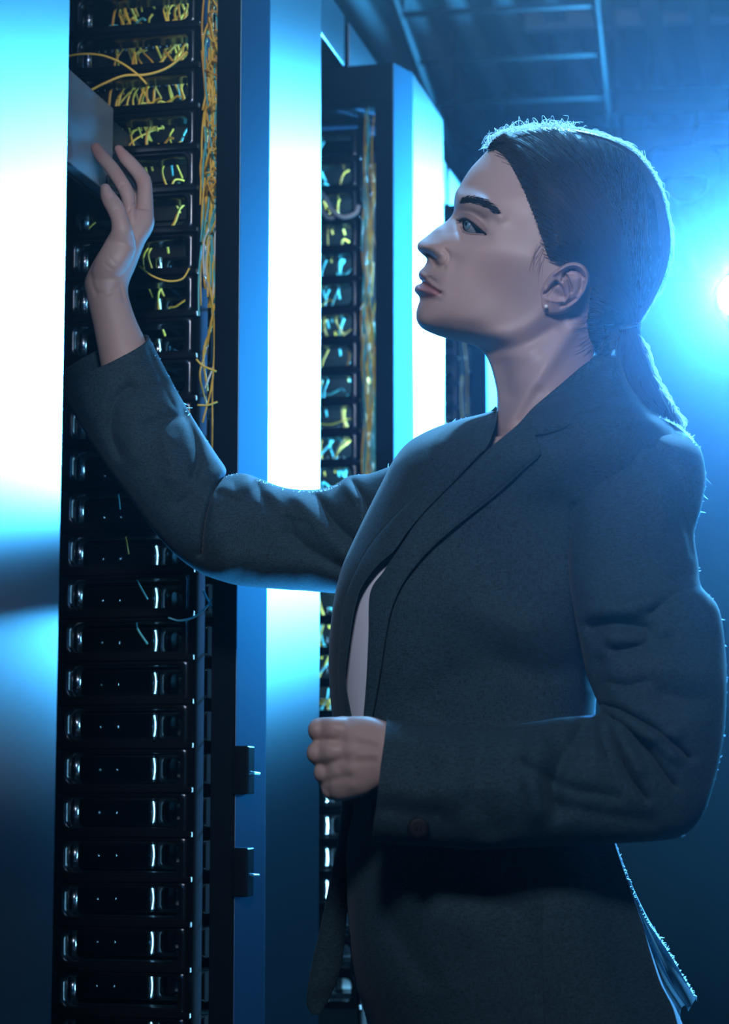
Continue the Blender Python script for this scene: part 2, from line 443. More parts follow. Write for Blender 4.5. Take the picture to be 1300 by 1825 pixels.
PIT = .0511; Z0 = 1.172
def make_manager():
    r = empty('cable_manager', tuple(fr([-.3, -.03, Z0])))
    mb = MB(); V, f = ring(-.247, -.083, Z0-.0235, Z0+.0235, -.233, -.094, Z0-.0175, Z0+.0178, .0095, -.034, .006); mb.add(V, f)
    mb.box((-.628, -.034, Z0-.0235), (-.247, -.03, Z0+.0235), fr)
    mb.build('slotted_plate', M['plastic'], r, smooth=False)
    mb = MB().box((-.245, -.038, Z0-.0280), (-.078, -.031, Z0-.0215), fr)
    mb.build('lip', M['plastic'], r, bevel=.001)
    MB().tube([fr([-.2295, -.012, Z0-.013]), fr([-.2295, -.012, Z0+.014])], .0042, 12).build('glint_post', M['chrome'], r, smooth=True)  # chrome post added to make the glint at the slot's left end
    return r
def make_server(r=None):
    r = empty('rack_server', tuple(fr([-.35, .03, Z0])))
    MB().box((-.62, .045, Z0-.016), (-.153, .21, Z0+.016), fr).build('chassis', M['device'], r, bevel=.001)
    mb = MB()
    for a in (-.222, -.200):
        mb.box((a, .043, Z0-.002), (a+.0022, .0451, Z0+.0002), fr)
    mb.build('indicator_hole', M['chrome'], r)
    V, f = ring(-.151, -.088, Z0-.0165, Z0+.0165, -.144, -.098, Z0-.0125, Z0+.0125, .0055, .050, .080); MB().add(V, f).build('side_bracket', M['plastic'], r)
    MB().box((-.0878, .047, Z0-.0175), (-.0862, .21, Z0+.0175), fr).build('glint_cover', M['matt'], r)  # matt plate added to hide the brightly lit bracket wall
    mb = MB().box((-.138, .09, Z0-.010), (-.102, .20, Z0+.009), fr)
    mb.build('supply_unit', M['boxm'], r, bevel=.001)
    MB().tube([fr([-.151, .036, Z0-.0125]), fr([-.151, .036, Z0+.0125])], .0045, 12).build('ear', M['chrome'], r, smooth=True)  # chrome post added for the second column of glints
    return r
def make_patch():
    r = empty('patch_bay', tuple(fr([-.35, .1, Z0])))
    MB().box((-.62, .10, Z0-.0245), (-.085, .13, Z0+.0245), fr).build('panel_face', M['device'], r, bevel=.001)
    mb = MB()
    for k in range(20):
        a = -.27+k*.0092
        mb.box((a, .092, Z0-.004), (a+.006, .0999, Z0+.006), fr)
    mb.build('port_row', M['plastic'], r)
    return r
mgr0 = make_manager(); srv0 = make_server(); pat0 = make_patch()
bar0 = MB().box((-.0795, .054, Z0-.0016), (-.0515, .060, Z0+.0014), fr).build('support_bar', M['dome_w'], None, bevel=.0008)
bar0.location = (0, 0, 0)
def z_of(y, Y): return CAMZ+(HORIZON-y)*Y/3831.0
used = {}
def place(proto, off, label, cat, group):
    if proto.name in used: o = dup(proto, off)
    else:
        used[proto.name] = tuple(proto.location); o = proto
    o.location = [used[proto.name][i]+off[i] for i in range(3)]
    return tag(o, label, cat, group)
# light strips added unseen behind each rack's right post, for glints in the slots
for k, e in ((0, 2.8), (1, 12.0), (2, 6.0)):
    q = fr([-.044, .014, 1.55])+k*STEP; t = fr([-.3, .004, 1.45])+k*STEP
    rk = (rackA, rackB, rackC)[k]
    st_ = MB().box((-.046, .039, .5), (-.040, .051, 2.08), lambda v: fr(v)+k*STEP).build('added_light_strip', M['dome_w'], rk)
    o = area('added_strip_light', tuple(fr([-.048, .045, 1.29])+k*STEP), tuple(fr([-.3, .014, 1.30])+k*STEP), 1.55, .008, (.22, .62, 1.0), e)
    from mathutils import Matrix, Vector
    zc = Vector(fr([1, 0, 0])-fr([0, 0, 0])); xc = Vector((0, 0, 1)); yc = zc.cross(xc)
    o.matrix_world = Matrix.Translation(Vector(fr([-.048, .045, 1.29])+k*STEP)) @ Matrix((xc, yc, zc)).transposed().to_4x4()
def nth(n):
    return str(n)+('th' if 10 < n % 100 < 20 else {1: 'st', 2: 'nd', 3: 'rd'}.get(n % 10, 'th'))
# near rack: levels from below the frame up to the rack top
for i in range(-12, 20):
    z = Z0+i*PIT; off = (0, 0, i*PIT)
    if z < .70 or i > 16: continue
    lv = ', '+nth(17-i)+' level from the top'
    place(mgr0, off, 'black slotted cable manager of the near rack'+lv, 'cable manager', 'cable managers in the near rack')
    if i >= 11:
        place(pat0, off, 'dark patch bay with cables in the near rack'+lv, 'patch bay', 'patch bays in the near rack')
    else:
        place(srv0, off, 'black server behind a slot of the near rack'+lv, 'server', 'servers in the near rack')
    if z < 1.9:
        place(bar0, off, 'thin bright bar beside the near rack post'+lv, 'bar', 'support bars of the near rack')
# second rack
PB = .0492
for i in range(-12, 19):
    z = 1.172+i*PB+.012; off = (STEP[0], STEP[1], z-Z0)
    if z > 2.12 or z < .72: continue
    lv = ', '+nth(19-i)+' level from its top'
    place(mgr0, off, 'black slotted cable manager of the second rack'+lv, 'cable manager', 'cable managers in the second rack')
    if i >= -1:
        place(pat0, off, 'dark patch bay with cables in the second rack'+lv, 'patch bay', 'patch bays in the second rack')
    else:
        place(srv0, off, 'black server low in the second rack'+lv, 'server', 'servers in the second rack')
        place(bar0, off, 'thin bright bar beside the second rack post'+lv, 'bar', 'support bars of the second rack')
for i in range(5, 18):
    z = 1.172+i*PB; off = (2*STEP[0], 2*STEP[1], z-Z0)
    place(mgr0, off, 'black slotted cable manager of the farthest rack, '+nth(18-i)+' level from its top', 'cable manager', 'cable managers in the farthest rack')
    if i % 2: place(pat0, off, 'dark patch bay of the farthest rack, '+nth(18-i)+' level from its top', 'patch bay', 'patch bays in the farthest rack')

# ------------------------------------------------------------------ pulled-out device in the near rack
q0 = P(203, 193, 2.46); q1 = P(203, 353, 2.46)
ca = ((q0[0]-XA)*CA-(q0[1]-YA)*SA); cb = ((q0[0]-XA)*SA+(q0[1]-YA)*CA)
dv = empty('pulled_out_device', tuple(fr([ca-.1, cb-.15, q1[2]])), 'flat grey metal device pulled out of the near rack, touched by the fingertips', 'network device')
MB().box((ca-.21, cb-.26, q1[2]+.002), (ca, cb, q0[2]), fr).build('housing', M['boxm'], dv, bevel=.002)
MB().box((ca-.20, cb-.26, q1[2]-.004), (ca-.012, cb+.12, q1[2]+.001), fr).build('slide_tray', M['boxd'], dv, bevel=.001)
MB().box((ca-.20, cb+.0005, q1[2]+.01), (ca-.01, cb+.14, q0[2]-.006), fr).build('rear_body', M['boxd'], dv, bevel=.001)
mb = MB(); mb.box((ca+.0002, cb-.024, q1[2]+.008), (ca+.004, cb-.008, q1[2]+.022), fr); mb.build('latch', M['plastic'], dv, bevel=.001)

# ------------------------------------------------------------------ cables
def cable(pts, r, m, label, group, name='patch_cable', cat='cable', per=6):
    mb = MB().tube(crom(pts, per), r, 6)
    return tag(mb.build(name, M[m], None, smooth=True), label, cat, group)
def frp(l): return fr(np.array(l, float))
COL = {'yellow': 'yellow', 'amber': 'amber', 'aqua': 'pale aqua', 'white_c': 'white'}
rackname = {0: 'near', 1: 'second', 2: 'farthest'}
def slot_cables(k, z, n, cols, dens=1.0):
    off = k*STEP
    for _ in range(n):
        c = random.choice(cols); a = random.uniform(-.215, -.098) if k != 0 else random.uniform(-.21, -.10)
        zz = z+random.uniform(-.002, .009); dx = random.gauss(0, .012)
        style = random.random()
        if style < .62:       # crosses the slot from the level above to the one below
            b = random.uniform(-.004, .05); dx = random.gauss(0, .009)
            p = [(a-dx*.3, b+.02, z+.032), (a, b, z+.016), (a+dx*.6+random.gauss(0, .002), b-.004, z), (a+dx*1.3, b, z-.016), (a+dx*1.7, b+.02, z-.032)]
        elif style < .74:       # hangs out of its port and dives behind the lip
            p = [(a, .094, zz), (a+.1*dx, .05, zz+.002), (a+.5*dx, .012, zz-.006), (a+dx, .002, zz-.020), (a+1.2*dx, .004, zz-.034)]
        elif style < .84:      # comes down from the level above
            p = [(a, .05, z+.030), (a+.3*dx, .02, z+.016), (a+dx, .004, z+.001), (a+1.6*dx, .006, z-.014), (a+2*dx, .02, z-.026)]
        else:                 # droops across the slot towards the bundle
            e = min(-.088, a+random.uniform(.03, .08)); s = random.uniform(.004, .014)
            p = [(a, .094, zz), (a+.25*(e-a), .03, zz-.004), (a+.6*(e-a), .008, z-s), (e, .0, z-s*.5+.004), (e+.008, -.008, z-.004)]
        cable(frp(p)+off, random.uniform(.0011, .0018), c, COL[c]+' fibre cable in the upper slots of the '+rackname[k]+' rack', 'fibre cables in the slots of the '+rackname[k]+' rack')
for i in range(9, 18):
    slot_cables(0, Z0+i*PIT, 4 if i < 12 else (10 if i < 14 else 22), ['yellow']*6+['amber']*3+['aqua'])
for i in range(-1, 19):
    slot_cables(1, 1.184+i*PB, 8 if i < 14 else 5, ['yellow']*2+['amber']*3+['aqua']*4)
for i in range(7, 13):
    slot_cables(2, 1.172+i*PB, 2, ['yellow', 'amber', 'aqua'])
def bundle(k, n, z0, z1, cols, seed, a0=-.079, a1=-.053):
    off = k*STEP; r = random.Random(seed)
    for _ in range(n):
        c = r.choice(cols); zt = r.uniform(z0+.25*(z1-z0), z1+.1); L = r.uniform(.15, .75)*(z1-z0); zb = max(z0, zt-L); m = max(3, int((zt-zb)/.045))
        a = r.uniform(a0+.002, a1-.002); p = []
        for q in range(m+1):
            a = min(a1, max(a0, a+r.gauss(0, .0042)))
            p.append((a, -.030+r.uniform(0, .035), zt+(zb-zt)*q/m))
        cable(frp(p)+off, r.uniform(.0010, .0015), c, COL[c]+' cable in the vertical bundle beside the '+rackname[k]+' rack post', 'cables in the vertical bundle of the '+rackname[k]+' rack')
bundle(0, 44, 1.62, 2.08, ['yellow']*5+['amber']*3+['aqua']*2, 3)
bundle(0, 12, 1.42, 1.90, ['yellow']*3+['aqua']*2+['white_c']*2, 4, -.076, -.056)
bundle(0, 10, 1.6, 2.08, ['aqua', 'white_c'], 14)  # pale cables added for the cyan and white highlights in the bundle
bundle(1, 34, 1.35, 2.08, ['yellow']*2+['amber']*2+['aqua']*3, 5)
bundle(2, 6, 1.5, 2.0, ['yellow', 'amber'], 6)
# short cross loops round the near bundle
for _ in range(26):
    z = random.uniform(1.70, 2.02); a = random.uniform(-.08, -.066); c = random.choice(['yellow', 'yellow', 'amber'])
    cable(frp([(a-.004, .0, z), (a+.008, -.034, z+random.gauss(0, .012)), (a+.018, -.036, z+random.gauss(0, .014)), (a+.026, -.01, z+random.gauss(0, .02))]), .0012, c,
          COL[c]+' loose loop round the bundle in the near rack', 'loose loops round the near bundle', 'cable_loop')
def pxc(pts, Y, r, c, label, name='patch_cable', group=None):
    p = np.array(pts, float); cable(P(p[:, 0], p[:, 1], np.broadcast_to(Y, (len(p),))), r, c, label, group, name)
pxc([(108, 104), (140, 97), (178, 98), (212, 110), (242, 130), (262, 150)], 2.41, .0015, 'yellow', 'yellow cable arching over the top of the grey pulled-out device')
pxc([(160, 162), (188, 148), (222, 135), (262, 133), (300, 120), (334, 92)], 2.41, .0017, 'yellow', 'yellow cable running up right from the top corner of the grey device')
pxc([(248, 474), (272, 492), (300, 501), (325, 497), (338, 478)], 2.43, .0013, 'yellow', 'yellow cable sagging across a slot just right of the wrist')
pxc([(350, 640), (362, 652), (386, 662)], 2.43, .0014, 'yellow', 'short yellow cable above the forearm beside the rack post')
pxc([(352, 722), (370, 722), (388, 716)], 2.43, .0012, 'yellow', 'short level yellow cable above the elbow beside the rack post')
pxc([(300, 1101), (320, 1106), (345, 1100), (368, 1082), (384, 1058)], 2.46, .0012, 'aqua', 'pale cable curving up right below the raised elbow')
pxc([(362, 1052), (372, 1072), (384, 1092)], 2.46, .0014, 'aqua', 'short pale cable crossing below the raised elbow by the post')
pxc([(208, 860), (211, 884), (214, 908)], 2.52, .0011, 'aqua', 'pale cable end hanging just left of the raised elbow')
pxc([(217, 932), (224, 960), (229, 988)], 2.52, .0012, 'amber', 'amber cable end hanging in the second slot down by the elbow')
pxc([(238, 1022), (250, 1045), (263, 1068)], 2.52, .0012, 'aqua', 'slanting pale cable in the slot below the elbow')
pxc([(240, 1102), (246, 1122), (263, 1148)], 2.52, .0014, 'aqua', 'lowest slanting pale cable below the elbow')
pxc([(556, 326), (566, 356), (582, 386), (596, 389)], 3.25, .0032, 'white_c', 'thick white cable looping in the second rack, left one')
pxc([(562, 336), (580, 352), (592, 374), (612, 387), (634, 380), (640, 366)], 3.25, .0034, 'white_c', 'thick white cable looping in the second rack, right one')

# ------------------------------------------------------------------ ceiling hardware and lamps
def tray(name, p0, p1, w, h, rung, label):
    p0 = np.array(p0, float); p1 = np.array(p1, float); d = p1-p0; L = np.linalg.norm(d); d /= L; n = np.array([-d[1], d[0], 0])
    r = empty(name, tuple((p0+p1)/2), label, 'cable tray')
    for s in (-1, 1):
        mb = MB(); q = p0+n*s*w/2
        mb.add([q+n*.006*i+np.array([0, 0, h*j])+d*L*k for k in (0, 1) for j in (0, 1) for i in (-1, 1)], [(0, 2, 3, 1), (4, 5, 7, 6), (0, 1, 5, 4), (2, 6, 7, 3), (0, 4, 6, 2), (1, 3, 7, 5)])
        mb.build('side_rail', M['tray'], r)
    for k in range(int(L/rung)):
        c = p0+d*(k+.5)*rung+np.array([0, 0, .01]); MB().tube([c-n*w/2, c+n*w/2], .007, 6).build('rung', M['tray'], r)
    for k in range(3):
        c = p0+d*L*(k+.5)/3
        for s in (-1, 1): MB().tube([c+n*s*w/2, np.array([*(c+n*s*w/2)[:2], 3.22])], .006, 6).build('hanger_rod', M['tray'], r)
    return r
a = P(905, 235, 6.1); b = P(1420, 205, 6.0)
tray('ladder_tray', (a[0], 6.1, 2.95), (b[0], 6.0, 2.95), .35, .07, .22, 'galvanised ladder cable tray crossing under the ceiling above the head')
a = PZ(800, 4.4, 2.9); b = PZ(905, 7.0, 2.9)
tray('ladder_tray', (a[0]+.05, 4.2, 2.8), (b[0]+.25, 7.6, 2.8), .45, .035, .33, 'dark ladder cable tray running away above the far rack top')
def pipe(p0, p1, label):
    mb = MB(); p0 = np.array(p0, float); p1 = np.array(p1, float)
    mb.tube([p0, p1], .020, 12); o = tag(mb.build('conduit_pipe', M['pipe'], None, smooth=True), label, 'pipe', 'conduit pipes under the ceiling')
pipe(P(935, 34, 5.75), P(1460, 4, 5.9), 'upper pale conduit pipe at the top right under the ceiling')
pipe(P(935, 46, 5.75), P(1460, 18, 5.9), 'lower pale conduit pipe at the top right, just under the upper one')
cz = P(1222, 272, 6.9)
dc = empty('dome_camera', (cz[0], 6.9, 3.0), 'white security dome camera under the ceiling right of the head', 'security camera')
f = lambda v: v+np.array([cz[0], 6.9, 0])
rD = .115
MB().lathe([(.02, 3.20), (.06, 3.20), (rD, 3.19), (rD+.003, 3.17), (rD, 3.12), (.09, 3.105), (.02, 3.105)], (cz[0], 6.9, cz[2]-3.20), 40).build('base', M['dome_w'], dc, smooth=True)
MB().lathe([(.08, 3.104)]+[(.08*math.cos(t), 3.104-.075*math.sin(t)) for t in np.linspace(.1, 1.5, 10)], (cz[0], 6.9, cz[2]-3.20), 40).build('dome', M['dome_d'], dc, smooth=True)
MB().lathe([(.02, cz[2]-.01), (.02, 3.22)], (cz[0], 6.9, 0), 16).build('mount_stem', M['dome_w'], dc, smooth=True)

# lamp whose glare enters at the right edge
LP = P(1322, 526, 5.0)
M['lens'] = mat('lamp_lens', (.8, .9, 1), .3, emit=((.5, .85, 1.0), 220))
lamp = empty('stage_lamp', (LP[0], 5.1, 0), 'round stage lamp on a stand shining from the right edge', 'lamp')
dirv = np.array([-.16, -1, -.08]); dirv /= np.linalg.norm(dirv)
u1 = np.cross(dirv, [0, 0, 1]); u1 /= np.linalg.norm(u1); u2 = np.cross(u1, dirv)
lf = lambda v: LP+v[:, :1]*u1+v[:, 1:2]*u2+v[:, 2:3]*dirv
MB().lathe([(.001, .0), (.050, -.001), (.050, -.004), (.001, -.006)], n=40, fr=lf).build('lens', M['lens'], lamp, smooth=False)
MB().lathe([(.052, .02), (.062, .02), (.070, -.12), (.05, -.20), (.01, -.21), (.01, -.20), (.052, -.01)], n=40, fr=lf, cap=False).build('housing', M['frame'], lamp, smooth=False)
MB().tube([LP-dirv*.1-np.array([0, 0, .10]), np.array([LP[0]+.02, 5.1, .02])], .014, 10).build('stand_pole', M['frame'], lamp, smooth=True)
for t in (0, 2.1, 4.2):
    MB().tube([(LP[0]+.02, 5.1, .45), (LP[0]+.02+.35*math.cos(t), 5.1+.35*math.sin(t), .01)], .01, 8).build('leg', M['frame'], lamp, smooth=True)
l = bpy.data.lights.new('stage_lamp_light', 'SPOT'); l.energy = 1150; l.color = (.040, .29, 1.0); l.spot_size = math.radians(72); l.spot_blend = .6; l.shadow_soft_size = .05
o = bpy.data.objects.new('stage_lamp_light', l); C.objects.link(o); o.location = tuple(LP+dirv*.06); o.rotation_euler = __import__('mathutils').Vector(dirv).to_track_quat('-Z', 'Y').to_euler(); o.parent = lamp
o.matrix_parent_inverse = lamp.matrix_basis.inverted()

# haze volume added for the lamp's glow and the flare veil over the hair
hz = MB().box((-2.9, .5, .02), (2.9, 8.9, 3.16)).build('haze', None)
hm = bpy.data.materials.new('haze'); hm.use_nodes = True; nt = hm.node_tree; nt.nodes.clear()
ou = nt.nodes.new('ShaderNodeOutputMaterial'); vs = nt.nodes.new('ShaderNodeVolumeScatter')
vs.inputs['Color'].default_value = (.9, .95, 1, 1); vs.inputs['Density'].default_value = .0058; vs.inputs['Anisotropy'].default_value = .935
nt.links.new(vs.outputs[0], ou.inputs['Volume']); hz.data.materials.append(hm)
tag(hz, 'thin haze added to the room for the glow round the lamp', 'haze', None, 'stuff')
# ------------------------------------------------------------------ the woman
person = empty('person', (.22, 2.1, 0), 'woman in grey suit jacket, dark hair tied back, raising a hand to the rack', 'person')
HY = 2.10
# outlines as (y, x) tables in the head's own plane
FRONT = np.array([(244, 1000), (246, 955), (250, 925), (257, 893), (266, 872), (282, 856), (298, 841), (315, 829), (330, 820.5), (341, 813.5), (352, 810.5), (363, 809.7), (373, 809.6),
    (384, 805.6), (396, 794), (405.6, 779), (419, 763), (430, 748.5), (437, 744), (445, 745), (452.5, 752), (460, 759.8), (466.5, 760.2), (474.7, 756), (483, 748), (489.5, 746), (497, 748),
    (501.5, 752.5), (505, 749.5), (508.4, 742), (515.8, 738.5), (522.4, 741), (527.3, 746), (535.5, 747.8), (547, 744), (560, 741.5), (571.7, 743), (583, 750), (591.5, 763),
    (598, 779), (603, 795.5), (607, 812), (610.5, 829), (616, 845), (624, 858), (634, 866.5), (650, 874), (670, 880), (700, 886), (730, 886), (770, 880), (810, 872), (840, 868)], float)
BACK = np.array([(244, 1000), (246, 1040), (250, 1062), (257, 1086), (266, 1104), (282, 1126), (300, 1143), (330, 1160), (370, 1175), (410, 1183), (450, 1181), (490, 1170), (520, 1156), (550, 1134),
    (575, 1108), (595, 1085), (612, 1068), (630, 1060), (660, 1062), (700, 1072), (740, 1082), (780, 1090), (840, 1100)], float)
def head_half(x, y):
    """half thickness in metres of the head and neck at a point of its side view"""
    x = np.asarray(x, float); y = np.asarray(y, float)
    def el(cx, cy, a, b, h, ang=0, e=2.0):
        t = math.radians(ang); u = (x-cx)*math.cos(t)+(y-cy)*math.sin(t); v = -(x-cx)*math.sin(t)+(y-cy)*math.cos(t)
        return h*np.sqrt(np.clip(1-(np.abs(u/a)**e+np.abs(v/b)**e), 0, 1))
    comp = [el(1020, 400, 215, 185, .0755, 0, 2.4), el(925, 400, 165, 190, .0655, 0, 2.4), el(905, 475, 180, 142, .0600, 0, 2.6), el(925, 522, 165, 112, .0585, -8, 3.0),
            el(828, 560, 112, 100, .042, 8, 2.6), el(818, 490, 90, 80, .038, 0, 2.2), el(790, 545, 66, 70, .030), el(795, 430, 62, 60, .018, 35), el(870, 340, 95, 120, .052, 0, 2.4),
            el(975, 720, 118, 330, .056, -3, 2.6)]
    p = 7.0; W = sum(c**p for c in comp)**(1/p)
    return np.maximum(W, .004)
RT = np.array([(244, .05), (266, .05), (330, .050), (352, .036), (373, .022), (390, .013), (415, .011), (437, .0135), (452, .011), (462, .010), (475, .014), (490, .020), (500, .016), (515, .020),
               (530, .017), (545, .017), (565, .019), (590, .019), (605, .021), (620, .032), (660, .046), (840, .05)])
RELIEF = [  # (image line, width px, metres towards the camera)
    # eye socket and lids
    ([(812, 386), (818, 396), (822, 408)], 10, -.0040), ([(824, 377), (842, 379), (862, 392)], 7, -.0042), ([(828, 389), (842, 392), (856, 402)], 7, .0012), ([(826, 404), (834, 408)], 10, -.0035), ([(826, 420), (846, 424), (866, 420)], 9, -.0022),
    ([(818, 352), (842, 352), (868, 364), (892, 386)], 11, .0040), ([(872, 402), (880, 412)], 12, .0018),
    # cheek
    ([(858, 440), (900, 448), (940, 456)], 34, .0040), ([(880, 520), (905, 540)], 42, -.0035), ([(905, 345), (935, 380)], 26, -.0025), ([(812, 470), (806, 495), (800, 515)], 13, -.0014),
    # nose wing, crease and nostril
    ([(783, 455), (789, 462)], 12, .0056), ([(772, 440), (760, 440)], 13, .0016), ([(794, 446), (800, 453), (800, 463), (793, 472)], 4.0, -.0022), ([(759, 452), (767, 456), (774, 464), (778, 471)], 3.8, -.0068),
    ([(778, 476), (790, 477)], 5, -.0030), ([(776, 448), (784, 452)], 6, .0012),
    # mouth
    ([(752, 501), (764, 509), (776, 517), (785, 522)], 2.6, -.0046), ([(749, 490), (760, 500), (772, 510)], 5, .0022), ([(744, 514), (756, 518), (770, 521)], 6.5, .0030), ([(787, 524)], 6, -.0020),
    ([(750, 534), (766, 534), (780, 534)], 7, -.0026), ([(752, 478), (764, 492), (776, 502)], 3.5, -.0012), ([(764, 470), (757, 482)], 3.5, -.0012),
    ([(752, 566), (768, 570)], 20, .0020),
    # jaw and neck
    ([(815, 590), (860, 596), (910, 592), (950, 572), (978, 540)], 12, .0024), ([(860, 622), (900, 622), (940, 612), (978, 588)], 12, -.0040), ([(1022, 585), (985, 640), (940, 700), (905, 760)], 15, .0050),
    ([(895, 650), (905, 700)], 16, -.0045), ([(960, 700), (930, 750)], 12, -.0030), ([(1005, 575), (1020, 560)], 16, -.0050)]
FL = smooth_line(FRONT[:, ::-1], 2.0); BL = smooth_line(BACK[:, ::-1], 3.0)
def head_W0(x, y, fl=None, bl=None):
    W = head_half(x, y)
    r = np.interp(y, RT[:, 0], RT[:, 1])
    sc = 2.1/3800
    df = dist_poly(x, y, FL if fl is None else fl).reshape(np.shape(x))*sc; db = dist_poly(x, y, BL if bl is None else bl).reshape(np.shape(x))*sc
    # rounded edge: thickness grows like a circle of radius r away from the outline
    def rnd(d, R, W):
        R = np.minimum(R, W)*1.0
        t = np.clip(d/np.maximum(R*1.5, 1e-5), 0, 1)
        return np.sqrt(np.clip(1-(1-t)**2, 0, 1))
    low = np.minimum(W, r*1.55+df*1.1)                          # narrow ridge near the profile widens backwards
    Wf = (W**-4+low**-4)**(-.25)*1.13; Wf = np.minimum(Wf, W)
    W2 = Wf*rnd(df, r*.9, Wf)*rnd(db, np.full_like(W, .05), W)
    return np.maximum(W2, 0), df/sc, db/sc
# the same thickness on a raster, softened away from the outline
RX, RY = np.meshgrid(np.arange(720, 1230, 2.0), np.arange(230, 860, 2.0)); RW, RD, RB = head_W0(RX, RY)
ok = inside(RX, RY, np.vstack([FRONT[:, ::-1], BACK[::-1, ::-1]])); num = RW*ok; den = ok.astype(float)
for _ in range(26):
    for ax in (0, 1):
        num = (np.roll(num, 1, ax)+2*num+np.roll(num, -1, ax))/4; den = (np.roll(den, 1, ax)+2*den+np.roll(den, -1, ax))/4
RS = num/np.maximum(den, 1e-6)
def head_W(x, y, relief=True):
    x = np.asarray(x, float); y = np.asarray(y, float); W, df, db = head_W0(x, y)
    u = np.clip((x-720)/2, 0, RS.shape[1]-1.01); v = np.clip((y-230)/2, 0, RS.shape[0]-1.01); i = u.astype(int); j = v.astype(int); a = u-i; b = v-j
    B = (RS[j, i]*(1-a)+RS[j, i+1]*a)*(1-b)+(RS[j+1, i]*(1-a)+RS[j+1, i+1]*a)*b
    k = np.clip((np.minimum(df, db)-7)/26, 0, 1); k = k*k*(3-2*k); W = W*(1-k)+B*k
    if relief: W = W+strokes(x, y, RELIEF)*np.clip(df/7, 0, 1)
    return np.maximum(W, 0)

# rows follow the profile so that the chin keeps its roundness
row = smooth_line(FRONT[:, ::-1], 1.55); ry = np.maximum.accumulate(row[:, 1]+np.arange(len(row))*1e-4)
rx0 = row[:, 0]; rx1 = np.interp(ry, BACK[:, 0], crom(BACK, 1)[:, 1])
bb = smooth_line(BACK[:, ::-1], 1.5); rx1 = np.interp(ry, np.maximum.accumulate(bb[:, 1]), bb[:, 0])
nc = 190; uu = (1-np.cos(np.linspace(0, 1, nc)*math.pi))/2; uu = .62*uu+.38*np.linspace(0, 1, nc)**1.35
GX = rx0[:, None]+(rx1-rx0)[:, None]*uu[None]; GY = np.broadcast_to(ry[:, None], GX.shape)
GW = head_W(GX, GY); GW[:, 0] = 0; GW[:, -1] = 0; GW[0] = 0
near = P(GX, GY, HY-GW).reshape(-1, 3); far = P(GX, GY, HY+GW*1.0).reshape(-1, 3)
# the eye opening
EYE = np.array([(824, 395), (827, 391.5), (833, 392.5), (841, 397.5), (850, 405), (859, 412.5), (864, 416.5), (853, 416.5), (843, 416), (834, 415), (828, 412.5), (825, 406)])
f = grid_faces(*GX.shape, False)
cxm = GX.ravel()[f].mean(1); cym = GY.ravel()[f].mean(1)
keep = ~inside(cxm, cym, EYE)
body = MB(); body.add(near, f[keep][:, ::-1]); body.add(far, f)
bc = []
def skin_tint_shade(x, y, nearside=True):
    x = np.ravel(x); y = np.ravel(y); c = np.ones((len(x), 4))
    def mixin(mask, col):
        nonlocal c
        m = np.clip(mask, 0, 1)[:, None]; c[:, :3] = c[:, :3]*(1-m)+np.array(col)*m
    UL = np.array([(744, 486), (747, 483), (752, 490), (760, 499), (772, 509), (786, 521), (784, 523), (770, 515), (758, 506), (752, 503), (746, 500)])
    LL = np.array([(752, 501), (758, 505), (770, 514), (785, 522), (774, 527), (762, 529), (750, 529), (740, 524), (736, 515), (740, 507)])
    for pl, s in ((UL, 1.0), (LL, 1.0)):
        ins = inside(x, y, pl); d = dist_poly(x, y, np.vstack([pl, pl[:1]])); mixin(np.where(ins, 1, np.clip(1-d/2.5, 0, 1))*s, (.72, .46, .50) if pl is UL else (.84, .56, .62))
    mixin(strokes(x, y, [([(752, 502), (764, 510), (785, 522)], 1.8, .8)]), (.35, .15, .16))  # shade in the mouth line, painted into the skin colour
    mixin(strokes(x, y, [([(880, 470), (915, 490)], 38, .25)]), (.95, .80, .82))
    mixin(strokes(x, y, [([(822, 384), (842, 389), (858, 404), (866, 414)], 5.0, .55)]), (.42, .34, .36))  # shade of the upper lid, painted into the skin colour
    mixin(strokes(x, y, [([(762, 455), (770, 460), (777, 470)], 3.2, .75)]), (.30, .16, .15))  # shade inside the nostril, painted in
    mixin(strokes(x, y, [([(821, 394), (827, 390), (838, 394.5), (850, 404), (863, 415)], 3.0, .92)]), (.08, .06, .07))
    mixin(strokes(x, y, [([(826, 413), (846, 417), (862, 417)], 2.2, .6), ([(824, 381), (840, 384), (856, 395), (868, 410)], 1.8, .5)]), (.25, .20, .22))  # dark lower lid line, and painted shade in the lid crease
    return c
bc.append(skin_tint_shade(GX, GY)); bc.append(np.ones((GX.size, 4)))

